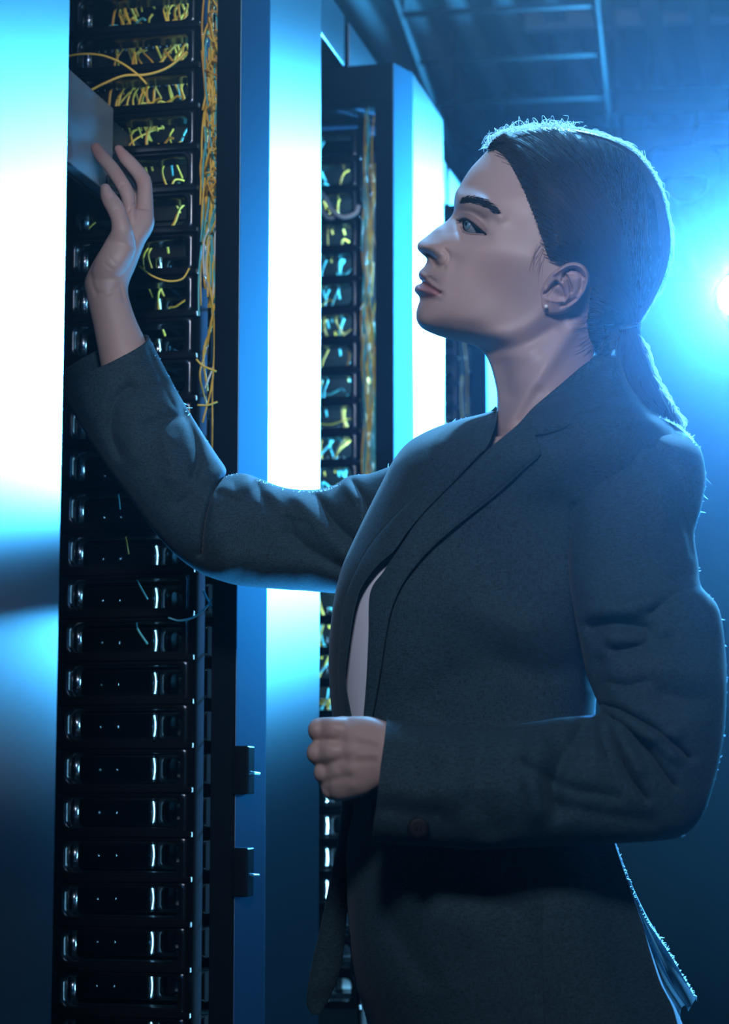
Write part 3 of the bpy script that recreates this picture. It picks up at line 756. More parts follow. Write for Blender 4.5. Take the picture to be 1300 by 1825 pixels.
# ear, on the side towards the camera and on the far side
EARO = np.array([(962, 520), (963, 534), (966, 548), (971, 557), (979, 561.5), (990, 562), (1003, 560), (1014, 555), (1026, 547), (1037, 536), (1046, 523), (1051, 510), (1053, 497), (1050, 484), (1043, 474), (1033, 468), (1022, 466.5),
                 (1010, 469), (999, 475), (989, 481), (979, 490), (970, 503)])
def ear(side):
    cen = np.array([1006, 515.]); o = np.vstack([EARO, EARO[:1]]); o = smooth_line(o, 1.6)[:-1]
    # note: radial grid
    rr = np.r_[0, np.linspace(.04, .985, 62)]
    X = cen[0]+(o[None, :, 0]-cen[0])*rr[:, None]; Y = cen[1]+(o[None, :, 1]-cen[1])*rr[:, None]
    t = np.clip(((X-968)*.80-(Y-535)*.45)/95, 0, 1)
    base = head_W(X, Y, True)
    lift = .0035+.0165*t**.9+.002*np.clip((Y-530)/30, 0, 1)
    rel = strokes(X, Y, [
        ([(990, 487), (1002, 478), (1020, 471.5), (1036, 475), (1045, 487), (1047, 502), (1042, 517), (1031, 533), (1016, 546)], 5.0, .0036),
        ([(1006, 494), (1008, 486), (1017, 480), (1030, 483), (1040, 494)], 3.4, -.0050), ([(1014, 481), (1021, 480)], 5, -.0035),
        ([(1003, 500), (1006, 489), (1010, 492), (1014, 502), (1018, 512), (1018, 520)], 2.5, -.0040),
        ([(1009, 500), (1012, 512), (1013, 528), (1008, 538)], 3.6, .0024), ([(1026, 500), (1027, 515), (1018, 530)], 7, .0020),
        ([(973, 524), (979, 519), (985, 511), (991, 505)], 3.3, -.0120), ([(991, 504), (999, 510), (1004, 520), (1005, 528)], 3.0, -.0040), ([(988, 522), (996, 526)], 9, -.0030),
        ([(969, 512), (973, 518)], 5, .0030), ([(976, 534), (990, 537), (1001, 537)], 3.5, .0022), ([(1000, 546), (1014, 541), (1027, 533)], 3.0, -.0024), ([(1037, 500), (1036, 515)], 3.5, -.0018), ([(985, 550)], 10, .0012)])
    d = dist_poly(X, Y, np.vstack([o, o[:1]])).reshape(X.shape); edge = np.sqrt(np.clip(1-(1-np.clip(d/6, 0, 1))**2, 0, 1))
    att = np.clip((X-965)/16, 0, 1)
    Wd = base+(lift+rel)*np.where(True, .25+.75*edge, 1)*1.0-.0035*(1-edge)
    Wd = base-.001+(Wd-base+.001)*(.35+.65*att)
    X2 = np.vstack([X, X[-1:]*1.0, cen[0]+(X[-1:]-cen[0])*.93]); Y2 = np.vstack([Y, Y[-1:], cen[1]+(Y[-1:]-cen[1])*.93])
    W2 = np.vstack([Wd, Wd[-1:]-.004, np.minimum(Wd[-1:]-.006, base[-1:]-.004)])
    D = HY-W2 if side > 0 else HY+W2
    V = P(X2, Y2, D).reshape(-1, 3); F_ = grid_faces(*X2.shape, True)
    if side < 0: F_ = F_[:, ::-1]
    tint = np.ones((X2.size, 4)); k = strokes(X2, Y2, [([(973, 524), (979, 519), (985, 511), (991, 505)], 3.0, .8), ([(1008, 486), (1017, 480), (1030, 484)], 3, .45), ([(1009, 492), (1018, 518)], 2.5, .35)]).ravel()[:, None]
    tint[:, :3] = tint[:, :3]*(1-k)+np.array((.30, .16, .16))*k; tint[:, :3] *= np.array((1.0, .94, .95))  # shade in the ear folds painted in, over slightly redder skin
    return V, F_, tint
for sd in (1, -1):
    V, F_, t_ = ear(sd); body.add(V, F_); bc.append(t_)

# torso under the clothes, joined to the neck
TOR = [  # y, left, right, distance, half depth
    (636, 1060, 1098, 2.10, .045), (650, 1040, 1104, 2.10, .055), (668, 1016, 1110, 2.10, .065), (690, 986, 1120, 2.10, .080), (710, 955, 1134, 2.10, .100), (726, 905, 1150, 2.11, .130), (740, 865, 1166, 2.12, .150),
    (752, 818, 1182, 2.12, .165), (768, 772, 1200, 2.13, .176), (790, 732, 1212, 2.13, .180), (820, 706, 1220, 2.13, .180), (860, 685, 1216, 2.13, .172), (910, 660, 1204, 2.13, .162), (960, 636, 1188, 2.13, .158),
    (1010, 614, 1165, 2.13, .156), (1060, 601, 1130, 2.13, .154), (1110, 594, 1100, 2.13, .150), (1170, 590, 1074, 2.13, .142), (1230, 592, 1061, 2.13, .134), (1290, 598, 1058, 2.13, .132), (1350, 606, 1064, 2.13, .138),
    (1420, 612, 1074, 2.13, .150), (1500, 616, 1094, 2.13, .160), (1580, 617, 1118, 2.13, .168), (1650, 618, 1142, 2.13, .174), (1710, 622, 1162, 2.13, .178), (1760, 634, 1180, 2.13, .180), (1800, 648, 1202, 2.13, .180), (1850, 668, 1222, 2.13, .180), (1900, 690, 1236, 2.13, .178)]
TOR = np.array(TOR, float)
TD = crom(TOR, 8); TD[:, 0] = np.maximum.accumulate(TD[:, 0])
SK = -.035        # the chest is turned: its front edge lies farther away than its back edge
def tor_Y(x, y, off=0.0):
    """distance of the jacket's camera side at an image point"""
    x = np.asarray(x, float); y = np.asarray(y, float)
    L = np.interp(y, TD[:, 0], TD[:, 1]); R = np.interp(y, TD[:, 0], TD[:, 2]); Yc = np.interp(y, TD[:, 0], TD[:, 3]); T = np.interp(y, TD[:, 0], TD[:, 4])
    c = np.clip((x-(L+R)/2)/((R-L)/2), -.999, .999)
    return Yc+SK*c-T*(1-np.abs(c)**2.8)**(1/2.8)-off
def torso(inset, y0, y1, n=150, m=120, shrink=0.0):
    y = np.linspace(y0, y1, n); L = np.interp(y, TD[:, 0], TD[:, 1])+inset; R = np.interp(y, TD[:, 0], TD[:, 2])-inset; Yc = np.interp(y, TD[:, 0], TD[:, 3]); T = np.interp(y, TD[:, 0], TD[:, 4])-shrink
    ph = np.arange(m)*2*math.pi/m; c = np.cos(ph); s = np.sin(ph); e = 2/2.8
    c = np.sign(c)*np.abs(c)**e; s = np.sign(s)*np.abs(s)**e
    X = (L+R)[:, None]/2+(R-L)[:, None]/2*c; D = Yc[:, None]+SK*c-T[:, None]*s
    return X, np.broadcast_to(y[:, None], X.shape), D, np.broadcast_to(s[None], X.shape)
X, Y, D, _ = torso(22, 778, 1895, 90, 64, .016)
k = body.n; V = P(X, Y, D).reshape(-1, 3); body.add(V, grid_faces(*X.shape, True).tolist()+[list(range(64))[::-1]]); bc.append(np.ones((len(V), 4)))

# raised right hand: palm, fingers and forearm fused into one skin
FY = 2.30
hand = MB()
def limb(mb, A, B, Yc, T, per=6, m=28, lean=None, e=1.0):
    X, D, _ = loft(A, B, Yc, T, per, m, lean, e); loft_mesh(mb, X, D); return mb
def tipped(A, B, Yc, T, direction):
    """close a finger with a rounded tip: extra stations past the first pair"""
    A = [np.array(a, float) for a in A]; B = [np.array(b, float) for b in B]; Yc = list(Yc); T = list(T)
    M0 = (A[0]+B[0])/2; H0 = (A[0]-B[0])/2; r = np.linalg.norm(H0); d = np.array(direction, float); d /= np.linalg.norm(d)
    ex = []
    for t in (.97, .80, .50, .20):
        s = math.sqrt(1-t*t); ex.append((M0+d*r*t+H0*s, M0+d*r*t-H0*s, Yc[0], T[0]*s))
    return [q[0] for q in ex]+A, [q[1] for q in ex]+B, [q[2] for q in ex]+Yc, [q[3] for q in ex]+T
# index finger
A, B, Yc, T = tipped([(162.5, 268), (172, 286), (186, 303), (199, 322), (212, 344), (218, 362), (222, 385), (226, 405)], [(180, 259), (194, 275), (210, 293), (225, 315), (237, 336), (240.5, 352), (243, 372), (250, 395)],
                     [2.375, 2.368, 2.362, 2.355, 2.350, 2.348, 2.345, 2.343], [.0066, .0074, .0080, .0084, .0088, .0090, .0095, .0095], (-.55, -1))
limb(hand, A, B, Yc, T)
# middle finger
A, B, Yc, T = tipped([(204.5, 268), (213, 287), (226, 303), (238, 318), (244, 332), (244, 350), (243, 368), (243, 395)], [(221, 264), (238, 279), (252, 294), (264, 308), (270.5, 322), (272.5, 345), (274, 370), (275, 395)],
                     [2.378, 2.374, 2.370, 2.366, 2.363, 2.360, 2.357, 2.352], [.0064, .0074, .0080, .0084, .0088, .0090, .0095, .0095], (-.45, -1))
limb(hand, A, B, Yc, T)
# ring and little finger curl behind the others
A, B, Yc, T = tipped([(212, 296), (222, 308), (234, 320), (242, 334), (243, 355), (243, 380)], [(224, 286), (237, 297), (251, 310), (261, 325), (265, 350), (268, 385)], [2.398, 2.394, 2.390, 2.386, 2.380, 2.370], [.006, .007, .0078, .008, .0085, .0085], (-.7, -1))
limb(hand, A, B, Yc, T)
A, B, Yc, T = tipped([(214, 330), (224, 338), (232, 350), (234, 366), (232, 392)], [(224, 318), (236, 325), (248, 338), (255, 355), (259, 390)], [2.412, 2.409, 2.405, 2.398, 2.386], [.0055, .0062, .0068, .007, .0075], (-.8, -1))
limb(hand, A, B, Yc, T)
# thumb
A, B, Yc, T = tipped([(178.5, 338), (179.5, 352), (184.5, 366), (192, 380), (197.5, 394), (198.5, 408), (194, 422), (186, 440)], [(197, 334), (206, 345), (217, 359), (224, 373), (229, 388), (235, 404), (240, 424), (243, 446)],
                     [2.332, 2.330, 2.327, 2.325, 2.323, 2.322, 2.325, 2.330], [.0078, .0085, .0090, .0095, .0100, .0105, .0110, .0115], (-.25, -1))
limb(hand, A, B, Yc, T)
# palm, wrist, forearm
limb(hand, [(236, 372), (226, 388), (214, 404), (190, 430), (174, 453), (160, 478), (150.5, 503), (154, 526), (159.5, 552), (166, 580), (174, 622), (184, 672), (200, 730)],
     [(273, 376), (275.5, 396), (270.5, 414), (258.5, 434), (249, 458), (239.5, 482), (231, 502), (228.5, 522), (235, 548), (245, 575), (259, 606), (274, 650), (296, 710)],
     [2.352, 2.350, 2.348, 2.345, 2.342, 2.340, 2.338, 2.335, 2.333, 2.331, 2.328, 2.325, 2.32], [.010, .014, .017, .020, .0215, .0215, .0200, .0185, .0190, .0205, .0235, .0260, .028], 6, 36)
# ball of the thumb
limb(hand, [(200, 408), (182, 440), (170, 462), (163, 485), (163, 508), (170, 520)], [(238, 420), (240, 448), (232, 470), (222, 490), (210, 506), (196, 518)], [2.330, 2.327, 2.326, 2.328, 2.331, 2.335], [.010, .0125, .0130, .012, .010, .006], 6, 28)
V, F_ = remesh(hand, .0013, 5)
px, py = proj(V); nearm = V[:, 1] < 2.345+.0
rel = strokes(px, py, [([(163, 494), (165, 508), (172, 524)], 4, -.0014), ([(172, 520), (190, 524), (208, 514)], 4, -.0010), ([(214, 506), (218, 522), (222, 536)], 4, -.0016), ([(187, 470), (200, 480)], 2.5, -.0005), ([(193, 455), (206, 470)], 2.5, -.0005),
    ([(196, 300), (190, 304)], 3, -.0007), ([(222, 326), (212, 334)], 3, -.0007), ([(234, 296), (224, 300)], 3, -.0006), ([(252, 326), (244, 328)], 4, -.0012), ([(198, 350), (210, 356)], 2.5, -.0006), ([(206, 372), (218, 376)], 3, -.0006),
    ([(236, 420), (238, 440), (228, 470)], 5, -.0012), ([(228, 378), (236, 366), (243, 362)], 2.5, -.0014)])
V[:, 1] -= rel*nearm
tint = np.ones((len(V), 4)); m_ = np.clip(strokes(px, py, [([(164, 254), (172, 272)], 14, .6), ([(207, 256), (216, 274)], 14, .6), ([(252, 320), (248, 330)], 12, .3), ([(232, 380), (240, 372)], 12, .35), ([(212, 310), (222, 330)], 12, .3)]), 0, 1)[:, None]
tint[:, :3] = tint[:, :3]*(1-m_)+np.array((1.0, .66, .62))*m_
nail = np.clip(inside(px, py, np.array([(184, 336), (189, 329), (196, 332), (201, 343), (201, 351), (194, 355), (187, 348)]))*1.0, 0, 1)[:, None]*.6; tint[:, :3] = tint[:, :3]*(1-nail)+np.array((1.25, 1.2, 1.25))*nail
body.add(V, F_); bc.append(tint)
# far upper arm under the sleeve
up = MB(); limb(up, [(200, 680), (262, 780), (330, 850), (400, 870), (480, 890), (560, 900), (660, 880), (760, 850)], [(262, 660), (300, 720), (352, 790), (392, 960), (470, 1010), (560, 1020), (670, 1010), (770, 980)], [2.330, 2.325, 2.325, 2.32, 2.315, 2.31, 2.29, 2.24], [.024, .018, .018, .022, .026, .028, .034, .040], 5, 24)
body.add(np.vstack(up.v), up.f); bc.append(np.ones((up.n, 4)))

# left hand closed on the lapel
fist = MB()
limb(fist, [(558, 1296), (564, 1286), (573, 1281), (580, 1279), (590, 1279), (606, 1278), (632, 1276), (660, 1277), (684, 1284), (712, 1294), (760, 1310), (840, 1330)], [(566, 1392), (571, 1404), (578, 1412), (587, 1420), (592, 1424), (606, 1428), (632, 1424), (654, 1418), (672, 1408), (700, 1404), (760, 1420), (840, 1440)],
     [1.956, 1.954, 1.952, 1.950, 1.948, 1.945, 1.938, 1.933, 1.928, 1.925, 1.91, 1.90], [.007, .011, .0135, .016, .018, .0195, .021, .022, .023, .024, .028, .030], 6, 40, None, .9)
def seg(mb, pts, rad, Ys, rd=None):
    """finger as a chain of px centres and px radii"""
    p = np.array(pts, float); d = np.gradient(p, axis=0); d /= np.linalg.norm(d, axis=1, keepdims=True); nrm = np.stack([-d[:, 1], d[:, 0]], -1); r = np.array(rad, float)[:, None]
    A, B = p+nrm*r, p-nrm*r; T = np.array(rad)*Ys[0]/3800*(1 if rd is None else rd)
    A2, B2, Y2, T2 = tipped(A, B, Ys, T, -d[0])
    A2, B2, Y2, T2 = tipped(A2[::-1], B2[::-1], Y2[::-1], T2[::-1], d[-1]) if False else (A2, B2, Y2, T2)
    limb(mb, A2, B2, Y2, T2, 5, 24)
for kx, ky, rr, bx, by, yy in ((571, 1301, 22.5, 632, 1302, 1.945), (568, 1342, 22, 632, 1338, 1.942), (580, 1377, 21.5, 632, 1372, 1.944), (593, 1406, 20.5, 634, 1398, 1.948)):
    seg(fist, [(kx, ky), (kx+22, ky*.7+by*.3), (bx, by), (bx+22, by)], [rr, rr+1, rr+2, rr], [yy+.004, yy-.006, yy-.004, yy])
    # the fingers bend away round the lapel: middle and end joints
    s = rr*1.95/3800; c0 = P(kx, ky, yy+.004); c1 = P(kx+8, ky+2, yy+.034); c2 = P(kx+34, ky+3, yy+.042)
    fist.tube([c0, (c0+c1)/2, c1, (c1+c2)/2+np.array([0, .004, 0]), c2], [s*.93, s*.95, s*.93, s*.88, s*.75], 18)
# thumb, behind the hand on top of the cloth
c0 = P(650, 1300, 1.955); c1 = P(610, 1296, 1.975); c2 = P(585, 1298, 1.978)
fist.tube([c0, (c0+c1)/2, c1, (c1+c2)/2, c2], [.012, .0105, .0105, .0095, .007], 18)
V, F_ = remesh(fist, .0013, 9)
px, py = proj(V); nearm = V[:, 1] < 1.96
rel = strokes(px, py, [([(556, 1322), (580, 1322), (612, 1321)], 7, -.0012), ([(562, 1362), (585, 1358), (615, 1354)], 7, -.0012), ([(572, 1396), (595, 1390), (620, 1384)], 7, -.0012), ([(620, 1302)], 13, .0020), ([(622, 1338)], 12, .0022), ([(624, 1372)], 12, .0020), ([(628, 1400)], 11, .0014),
    ([(560, 1300)], 8, .0008), ([(640, 1312), (665, 1318)], 6, .0006), ([(640, 1345), (668, 1345)], 5, .0008), ([(640, 1358), (668, 1358)], 6, -.0008), ([(640, 1326), (668, 1330)], 6, -.0006)])
V[:, 1] -= rel*nearm
body.add(V, F_); bc.append(np.ones((len(V), 4)))
# near upper arm and legs under the clothes
up = MB(); limb(up, [(1195, 800), (1212, 900), (1205, 1040), (1235, 1150), (1240, 1260), (1235, 1340), (1180, 1430), (1080, 1450), (960, 1450), (840, 1440)], [(1090, 800), (1060, 900), (1060, 1040), (1085, 1150), (1115, 1240), (1110, 1300), (1090, 1330), (1050, 1330), (950, 1330), (840, 1332)], [2.03, 2.0, 1.985, 1.96, 1.945, 1.93, 1.92, 1.91, 1.90, 1.90], [.045, .045, .042, .040, .040, .038, .036, .034, .032, .030], 5, 24)
body.add(np.vstack(up.v), up.f); bc.append(np.ones((up.n, 4)))
def leg3(mb, st, m=28):
    st = crom(st, 6); th = np.arange(m)*2*math.pi/m
    V = np.stack([st[:, 0:1]+st[:, 3:4]*np.cos(th), st[:, 1:2]+st[:, 4:5]*np.sin(th), np.broadcast_to(st[:, 2:3], (len(st), m))], -1).reshape(-1, 3)
    f = grid_faces(len(st), m, True).tolist()+[list(range(m))[::-1], list(range((len(st)-1)*m, len(st)*m))]
    mb.add(V, f)
hipx = .135
legs = {}
for nm, sy, sx in (('near', -.085, .01), ('far', .085, -.01)):
    st = [(hipx+sx, 2.13+sy, .84, .085, .070), (hipx+sx, 2.13+sy, .74, .080, .072), (hipx+sx-.01, 2.13+sy*.95, .50, .058, .056), (hipx+sx+.01, 2.13+sy*.9, .34, .055, .050), (hipx+sx+.01, 2.13+sy*.9, .12, .038, .036), (hipx+sx, 2.13+sy*.9, .05, .04, .038)]
    legs[nm] = st; lg = MB(); leg3(lg, st, 20); body.add(np.vstack(lg.v), lg.f); bc.append(np.ones((lg.n, 4)))
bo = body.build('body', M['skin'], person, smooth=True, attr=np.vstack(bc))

# eyeball with iris, lashes, brow
EC = (849.0, 404.5); er = 22.5
ey = P(EC[0], EC[1], HY-.0338)
mb = MB(); n = 48; th = np.linspace(0, math.pi, n); ph = np.arange(64)*2*math.pi/64
gaze = np.array([-.80, -.56, .10]); gaze /= np.linalg.norm(gaze); g1 = np.cross(gaze, [0, 0, 1.]); g1 /= np.linalg.norm(g1); g2 = np.cross(g1, gaze)
R = .0119+.0010*np.exp(-(th/.42)**2)
V = (ey+np.cos(th)[:, None, None]*gaze*R[:, None, None]+(np.sin(th)*R)[:, None, None]*(np.cos(ph)[None, :, None]*g1+np.sin(ph)[None, :, None]*g2)).reshape(-1, 3)
mb.add(V, grid_faces(n, 64, True))
ang = np.repeat(th, 64); col = np.ones((len(V), 4)); col[:, :3] = (.46, .50, .58)
col[ang < .50, :3] = (.24, .50, .66); col[(ang > .44) & (ang < .53), :3] = (.12, .2, .3); col[ang < .2, :3] = (.01, .01, .01)
mb.build('eyeball', M['eye'], person, smooth=True, attr=col)
def headpt(x, y, out=.0): return P(x, y, HY-head_W(np.atleast_1d(np.float64(x)), np.atleast_1d(np.float64(y)))-out)
def hairline(mb, pts, r, out, sides=4):
    p = np.array(pts, float); Wd = head_W(p[:, 0], p[:, 1]); mb.tube(P(p[:, 0], p[:, 1], HY-Wd-out), r, sides)
BROW = [((819, 362), (823, 353)), ((828, 362), (835, 351.5)), ((838, 362), (848, 352)), ((848, 363), (858, 353.5)), ((858, 366), (867, 357)), ((867, 370), (876, 363)), ((876, 376), (884, 371)), ((884, 383), (891, 381))]
mb = MB(); bl0 = crom([b[0] for b in BROW], 16); bl1 = crom([b[1] for b in BROW], 16)
for _ in range(620):
    k = random.randrange(len(bl0)-10); t = min(1.08, max(-.08, random.gauss(.5, .27))); s = bl0[k]*(1-t)+bl1[k]*t; lean = 6+5*k/len(bl0)
    e = s+np.array([lean*random.uniform(.6, 1.1), -5*(1-k/len(bl0))*random.uniform(.3, 1)+5.5*(k/len(bl0))])
    hairline(mb, [s, (s+e)/2+np.array([0, -.4]), e], [.00026, .00024, .00008], .0004, 3)
mb.build('eyebrow', M['brow'], person)
# lids: rims along the eye opening
mb = MB(); hairline(mb, smooth_line(np.array([(820, 395), (824, 391), (829, 390), (835, 392.5), (842, 397.5), (851, 405), (860, 412.5), (867, 418.5)]), 1.5), .00105, .0006, 8)
mb.build('upper_lid_rim', M['brow'], person, smooth=True)
mb = MB(); hairline(mb, smooth_line(np.array([(822, 404), (825, 409), (829, 413.5), (836, 416), (845, 417), (856, 417.5), (866, 418)]), 1.5), .0008, .0002, 8)
M['lid'] = mat('lower_lid', (.38, .25, .23), .4)
mb.build('lower_lid_rim', M['lid'], person, smooth=True)
mb = MB()
for _ in range(60):
    t = random.random()
    q = np.array([(820, 394), (824, 391), (832, 391), (840, 396), (850, 404), (858, 411), (865, 418)], float); q = crom(q, 8); s = q[int(t*(len(q)-1))]
    w0 = head_W(s[:1], s[1:])[0]
    a = P(s[0], s[1], HY-w0-.001); b = a+np.array([-.003+.004*t, -.0020, -.0004]); c = a+np.array([-.0050+.007*t, -.0030, .0012-.0015*t])
    mb.tube([a, b, c], [.00022, .0002, .00006], 3)
for _ in range(12):          # far eye's lashes beyond the bridge of the nose
    t = random.random(); a = P(812+4*t, 372+12*t, HY+.026); b = a+np.array([-.0055-.003*random.random(), 0, .000]); c = b+np.array([-.002, 0, .004])
    mb.tube([a, b, c], [.00028, .00026, .00008], 3)
mb.build('eyelashes', M['brow'], person)
q = P(974, 546.5, HY-head_W(np.array([974.]), np.array([546.5]))[0]-.0085)
mb = MB(); t_ = np.linspace(.05, math.pi-.05, 14); mb.lathe([(.0021*math.sin(t), -.0021*math.cos(t)) for t in t_], q, 24); er_ = mb.build('pearl_earring', M['pearl'], person, smooth=True)
# ------------------------------------------------------------------ hair
HF = np.array([(226, 985), (228, 952), (231, 930), (235, 908), (240, 893), (247, 881), (255, 874), (264, 870), (275, 868), (300, 855), (360, 840), (840, 840)], float)
HB = np.array([(226, 985), (228, 1010), (232, 1035), (238, 1062), (246, 1088), (257, 1113), (272, 1135), (292, 1153), (315, 1168), (345, 1182), (380, 1191), (420, 1197), (455, 1196), (490, 1187), (520, 1174), (545, 1159), (562, 1147), (576, 1138),
               (592, 1130), (608, 1118), (622, 1104), (640, 1090), (840, 1085)], float)
HFL = smooth_line(HF[:, ::-1], 2.5); HBL = smooth_line(HB[:, ::-1], 2.5)
HP = np.array([(800, 200), (869, 272), (884, 268), (897, 276), (909, 292), (922, 315), (935, 342), (947, 370), (957, 398), (964, 425), (967, 446), (972, 458), (984, 468), (1000, 466), (1020, 461), (1040, 464), (1054, 478),
               (1059, 500), (1052, 525), (1050, 548), (1046, 575), (1050, 600), (1058, 618), (1068, 632), (1100, 640), (1300, 640), (1300, 200)], float)
def hair_W(x, y):
    x = np.asarray(x, float); y = np.asarray(y, float)
    W = head_half(x, y)+.006; sc = 2.1/3800
    df = dist_poly(x, y, HFL).reshape(x.shape)*sc; db = dist_poly(x, y, HBL).reshape(x.shape)*sc
    d = np.minimum(df, db); t = np.clip(d/.062, 0, 1); W = W*np.sqrt(1-(1-t)**2)
    Wh = head_W(x, y, False)
    ins = inside(x, y, HP); dl = dist_poly(x, y, HP).reshape(x.shape)
    k = np.clip(dl/34, 0, 1); k = k*k*(3-2*k); k = np.where(ins, k, -np.clip(dl/4, 0, 1))
    return np.where(ins, np.where(k < 1, (Wh+.0008)*(1-k)+np.maximum(W, Wh+.001)*k, W), Wh-.003)
row = smooth_line(HB[:, ::-1], 2.2); ry = np.maximum.accumulate(row[:, 1]+np.arange(len(row))*1e-4); rx1 = row[:, 0]
ff = smooth_line(HF[:, ::-1], 1.5); rx0 = np.interp(ry, np.maximum.accumulate(ff[:, 1]), ff[:, 0]); k = ry < 648; ry, rx0, rx1 = ry[k], rx0[k], rx1[k]
nc = 200; uu = (1-np.cos(np.linspace(0, 1, nc)*math.pi))/2; uu = .6*uu+.4*np.linspace(0, 1, nc)
GX = rx0[:, None]+(rx1-rx0)[:, None]*uu; GY = np.broadcast_to(ry[:, None], GX.shape)
GW = hair_W(GX, GY); GW[:, -1] = 0; GW[0] = 0
up_ = ry < 262; GW[up_, 0] = 0
TIE = np.array([1128., 594.])
f = grid_faces(*GX.shape, False); cx_, cy_ = GX.ravel()[f].mean(1), GY.ravel()[f].mean(1)
dl = dist_poly(cx_, cy_, HP); keep = inside(cx_, cy_, HP) | (dl < 3)
mb = MB(); mb.add(P(GX, GY, HY-GW).reshape(-1, 3), f[keep][:, ::-1]); mb.add(P(GX, GY, HY+GW).reshape(-1, 3), f[keep])
hair = mb.build('hair', M['hair'], person, smooth=True)
# combed strands, from the hairline to the tie
st = MB(); HLN = crom(HP[1:23], 8); hl = np.r_[0, np.cumsum(np.linalg.norm(np.diff(HLN, axis=0), axis=1))]
topl = HFL[(HFL[:, 1] < 262)][::-1]
def surf(p, out):
    Wd = np.maximum(hair_W(p[:, 0], p[:, 1]), head_W(p[:, 0], p[:, 1])+.0004); return P(p[:, 0], p[:, 1], HY-Wd-out)
def flow(s, jit=0):
    e = TIE+rng.normal(0, 5, 2); d = e-s
    c1 = s+np.array([d[0]*.30+20*(1 if s[1] < 300 else .2), d[1]*.12-14*(s[1] < 330)]); c2 = e+np.array([rng.uniform(-60, 48)*(max(0, 560-s[1])/300), -rng.uniform(.25, .5)*abs(d[1])-10])
    t = np.linspace(0, 1, 22)[:, None]
    return (1-t)**3*s+3*(1-t)**2*t*c1+3*(1-t)*t*t*c2+t**3*e
def back_flow(k):
    s = HBL[k]*.985+np.array([1020, 430.])*.015; e = TIE+rng.normal(0, 5, 2); t = np.linspace(0, 1, 22); j = np.clip(k+(t*(len(HBL)*.80-k)), 0, len(HBL)-1).astype(int)
    ln = HBL[j]; w_ = (t**3)[:, None]; q = ln*(1-.02-rng.uniform(0, .10)*t[:, None])+np.array([1060, 470.])*.0; q = ln+(np.array([1050, 470.])-ln)*(.012+rng.uniform(0, .16)*(1-t)[:, None]*t[:, None]*2)
    return q*(1-w_)+e*w_
for i in range(2300):
    if i % 3 == 0:
        k = rng.integers(len(topl)); s = topl[k]+np.array([rng.uniform(-4, 4), rng.uniform(2, 8)])
        if rng.random() < .5: s = np.array([rng.uniform(880, 1150), 0]); s[1] = np.interp(s[0], HBL[:, 0][:60], HBL[:, 1][:60])+3 if s[0] > 985 else np.interp(s[0], topl[:, 0], topl[:, 1])+3
    else:
        q = rng.uniform(0, hl[-1]); s = np.array([np.interp(q, hl, HLN[:, 0]), np.interp(q, hl, HLN[:, 1])])
        s += (np.array([1060, 470.])-s)*rng.uniform(-.05, .25 if i % 2 else .01)
    p = flow(s) if i > 420 else back_flow(rng.integers(10, int(len(HBL)*.45)))
    L = rng.uniform(.5, 1); a0 = rng.uniform(0, 1-L); p = p[int(a0*21):int((a0+L)*21)+1]
    if len(p) < 4: continue
    r = rng.uniform(.00022, .00042)*np.sin(np.linspace(.25, math.pi-.25, len(p)))**.5
    st.ribbon(surf(p, rng.uniform(-.0002, .0007)), r, rng.uniform(-.8, .8))
# wispy sideburn in front of the ear
for _ in range(22):
    s = np.array([rng.uniform(955, 972), rng.uniform(430, 470)]); e = s+np.array([rng.uniform(-14, -2), rng.uniform(25, 55)])
    p = crom(np.array([s, (s+e)/2+np.array([-3, 0]), e]), 5); Wd = head_W(p[:, 0], p[:, 1]); st.ribbon(P(p[:, 0], p[:, 1], HY-Wd-.0006), np.linspace(.00016, .00005, len(p)), rng.uniform(-.8, .8))
# nape wisps behind the ear
for _ in range(34):
    s = np.array([rng.uniform(1042, 1056), rng.uniform(560, 625)]); e = s+np.array([rng.uniform(-36, -8), rng.uniform(-14, 16)])
    p = crom(np.array([s, (s+e)/2+np.array([0, 3]), e]), 5); Wd = head_W(p[:, 0], p[:, 1]); st.ribbon(P(p[:, 0], p[:, 1], HY-Wd-.0006), np.linspace(.00020, .00005, len(p)), rng.uniform(-.8, .8))
# short loose hairs along the outline
OUT = np.vstack([topl[topl[:, 1] < 262], HBL[:-60]]); no = len(OUT)
for i in range(900):
    k = rng.integers(6, no-6)
    if i < 230: k = rng.integers(0, int(no*.22))
    s = OUT[k]; tg = OUT[min(no-1, k+4)]-OUT[max(0, k-4)]; tg /= np.linalg.norm(tg)+1e-9; nr = np.array([tg[1], -tg[0]])
    if np.dot(nr, s-np.array([1020, 420.])) < 0: nr = -nr
    big = 1.0 if i < 230 else .45
    h = abs(rng.normal(0, 5))*big+1; l = rng.uniform(8, 26)*(1 if i >= 230 else .7); sg = rng.choice([-1, 1]) if i < 230 else 1
    p = np.array([s-nr*2, s+tg*l*.3*sg+nr*h, s+tg*l*.65*sg+nr*h*1.25, s+tg*l*sg+nr*h*rng.uniform(-.1, 1.1)])
    if i < 230: p[2] += rng.normal(0, 3, 2); p[3] += rng.normal(0, 4, 2)
    p = crom(p, 5); yy = HY+rng.normal(0, .012); st.ribbon(P(p[:, 0], p[:, 1], np.full(len(p), yy)), np.linspace(.00025, .00011, len(p)), rng.uniform(-.8, .8))
tag(st.build('hair_strands', M['strand'], hair), None, None, None, 'stuff')
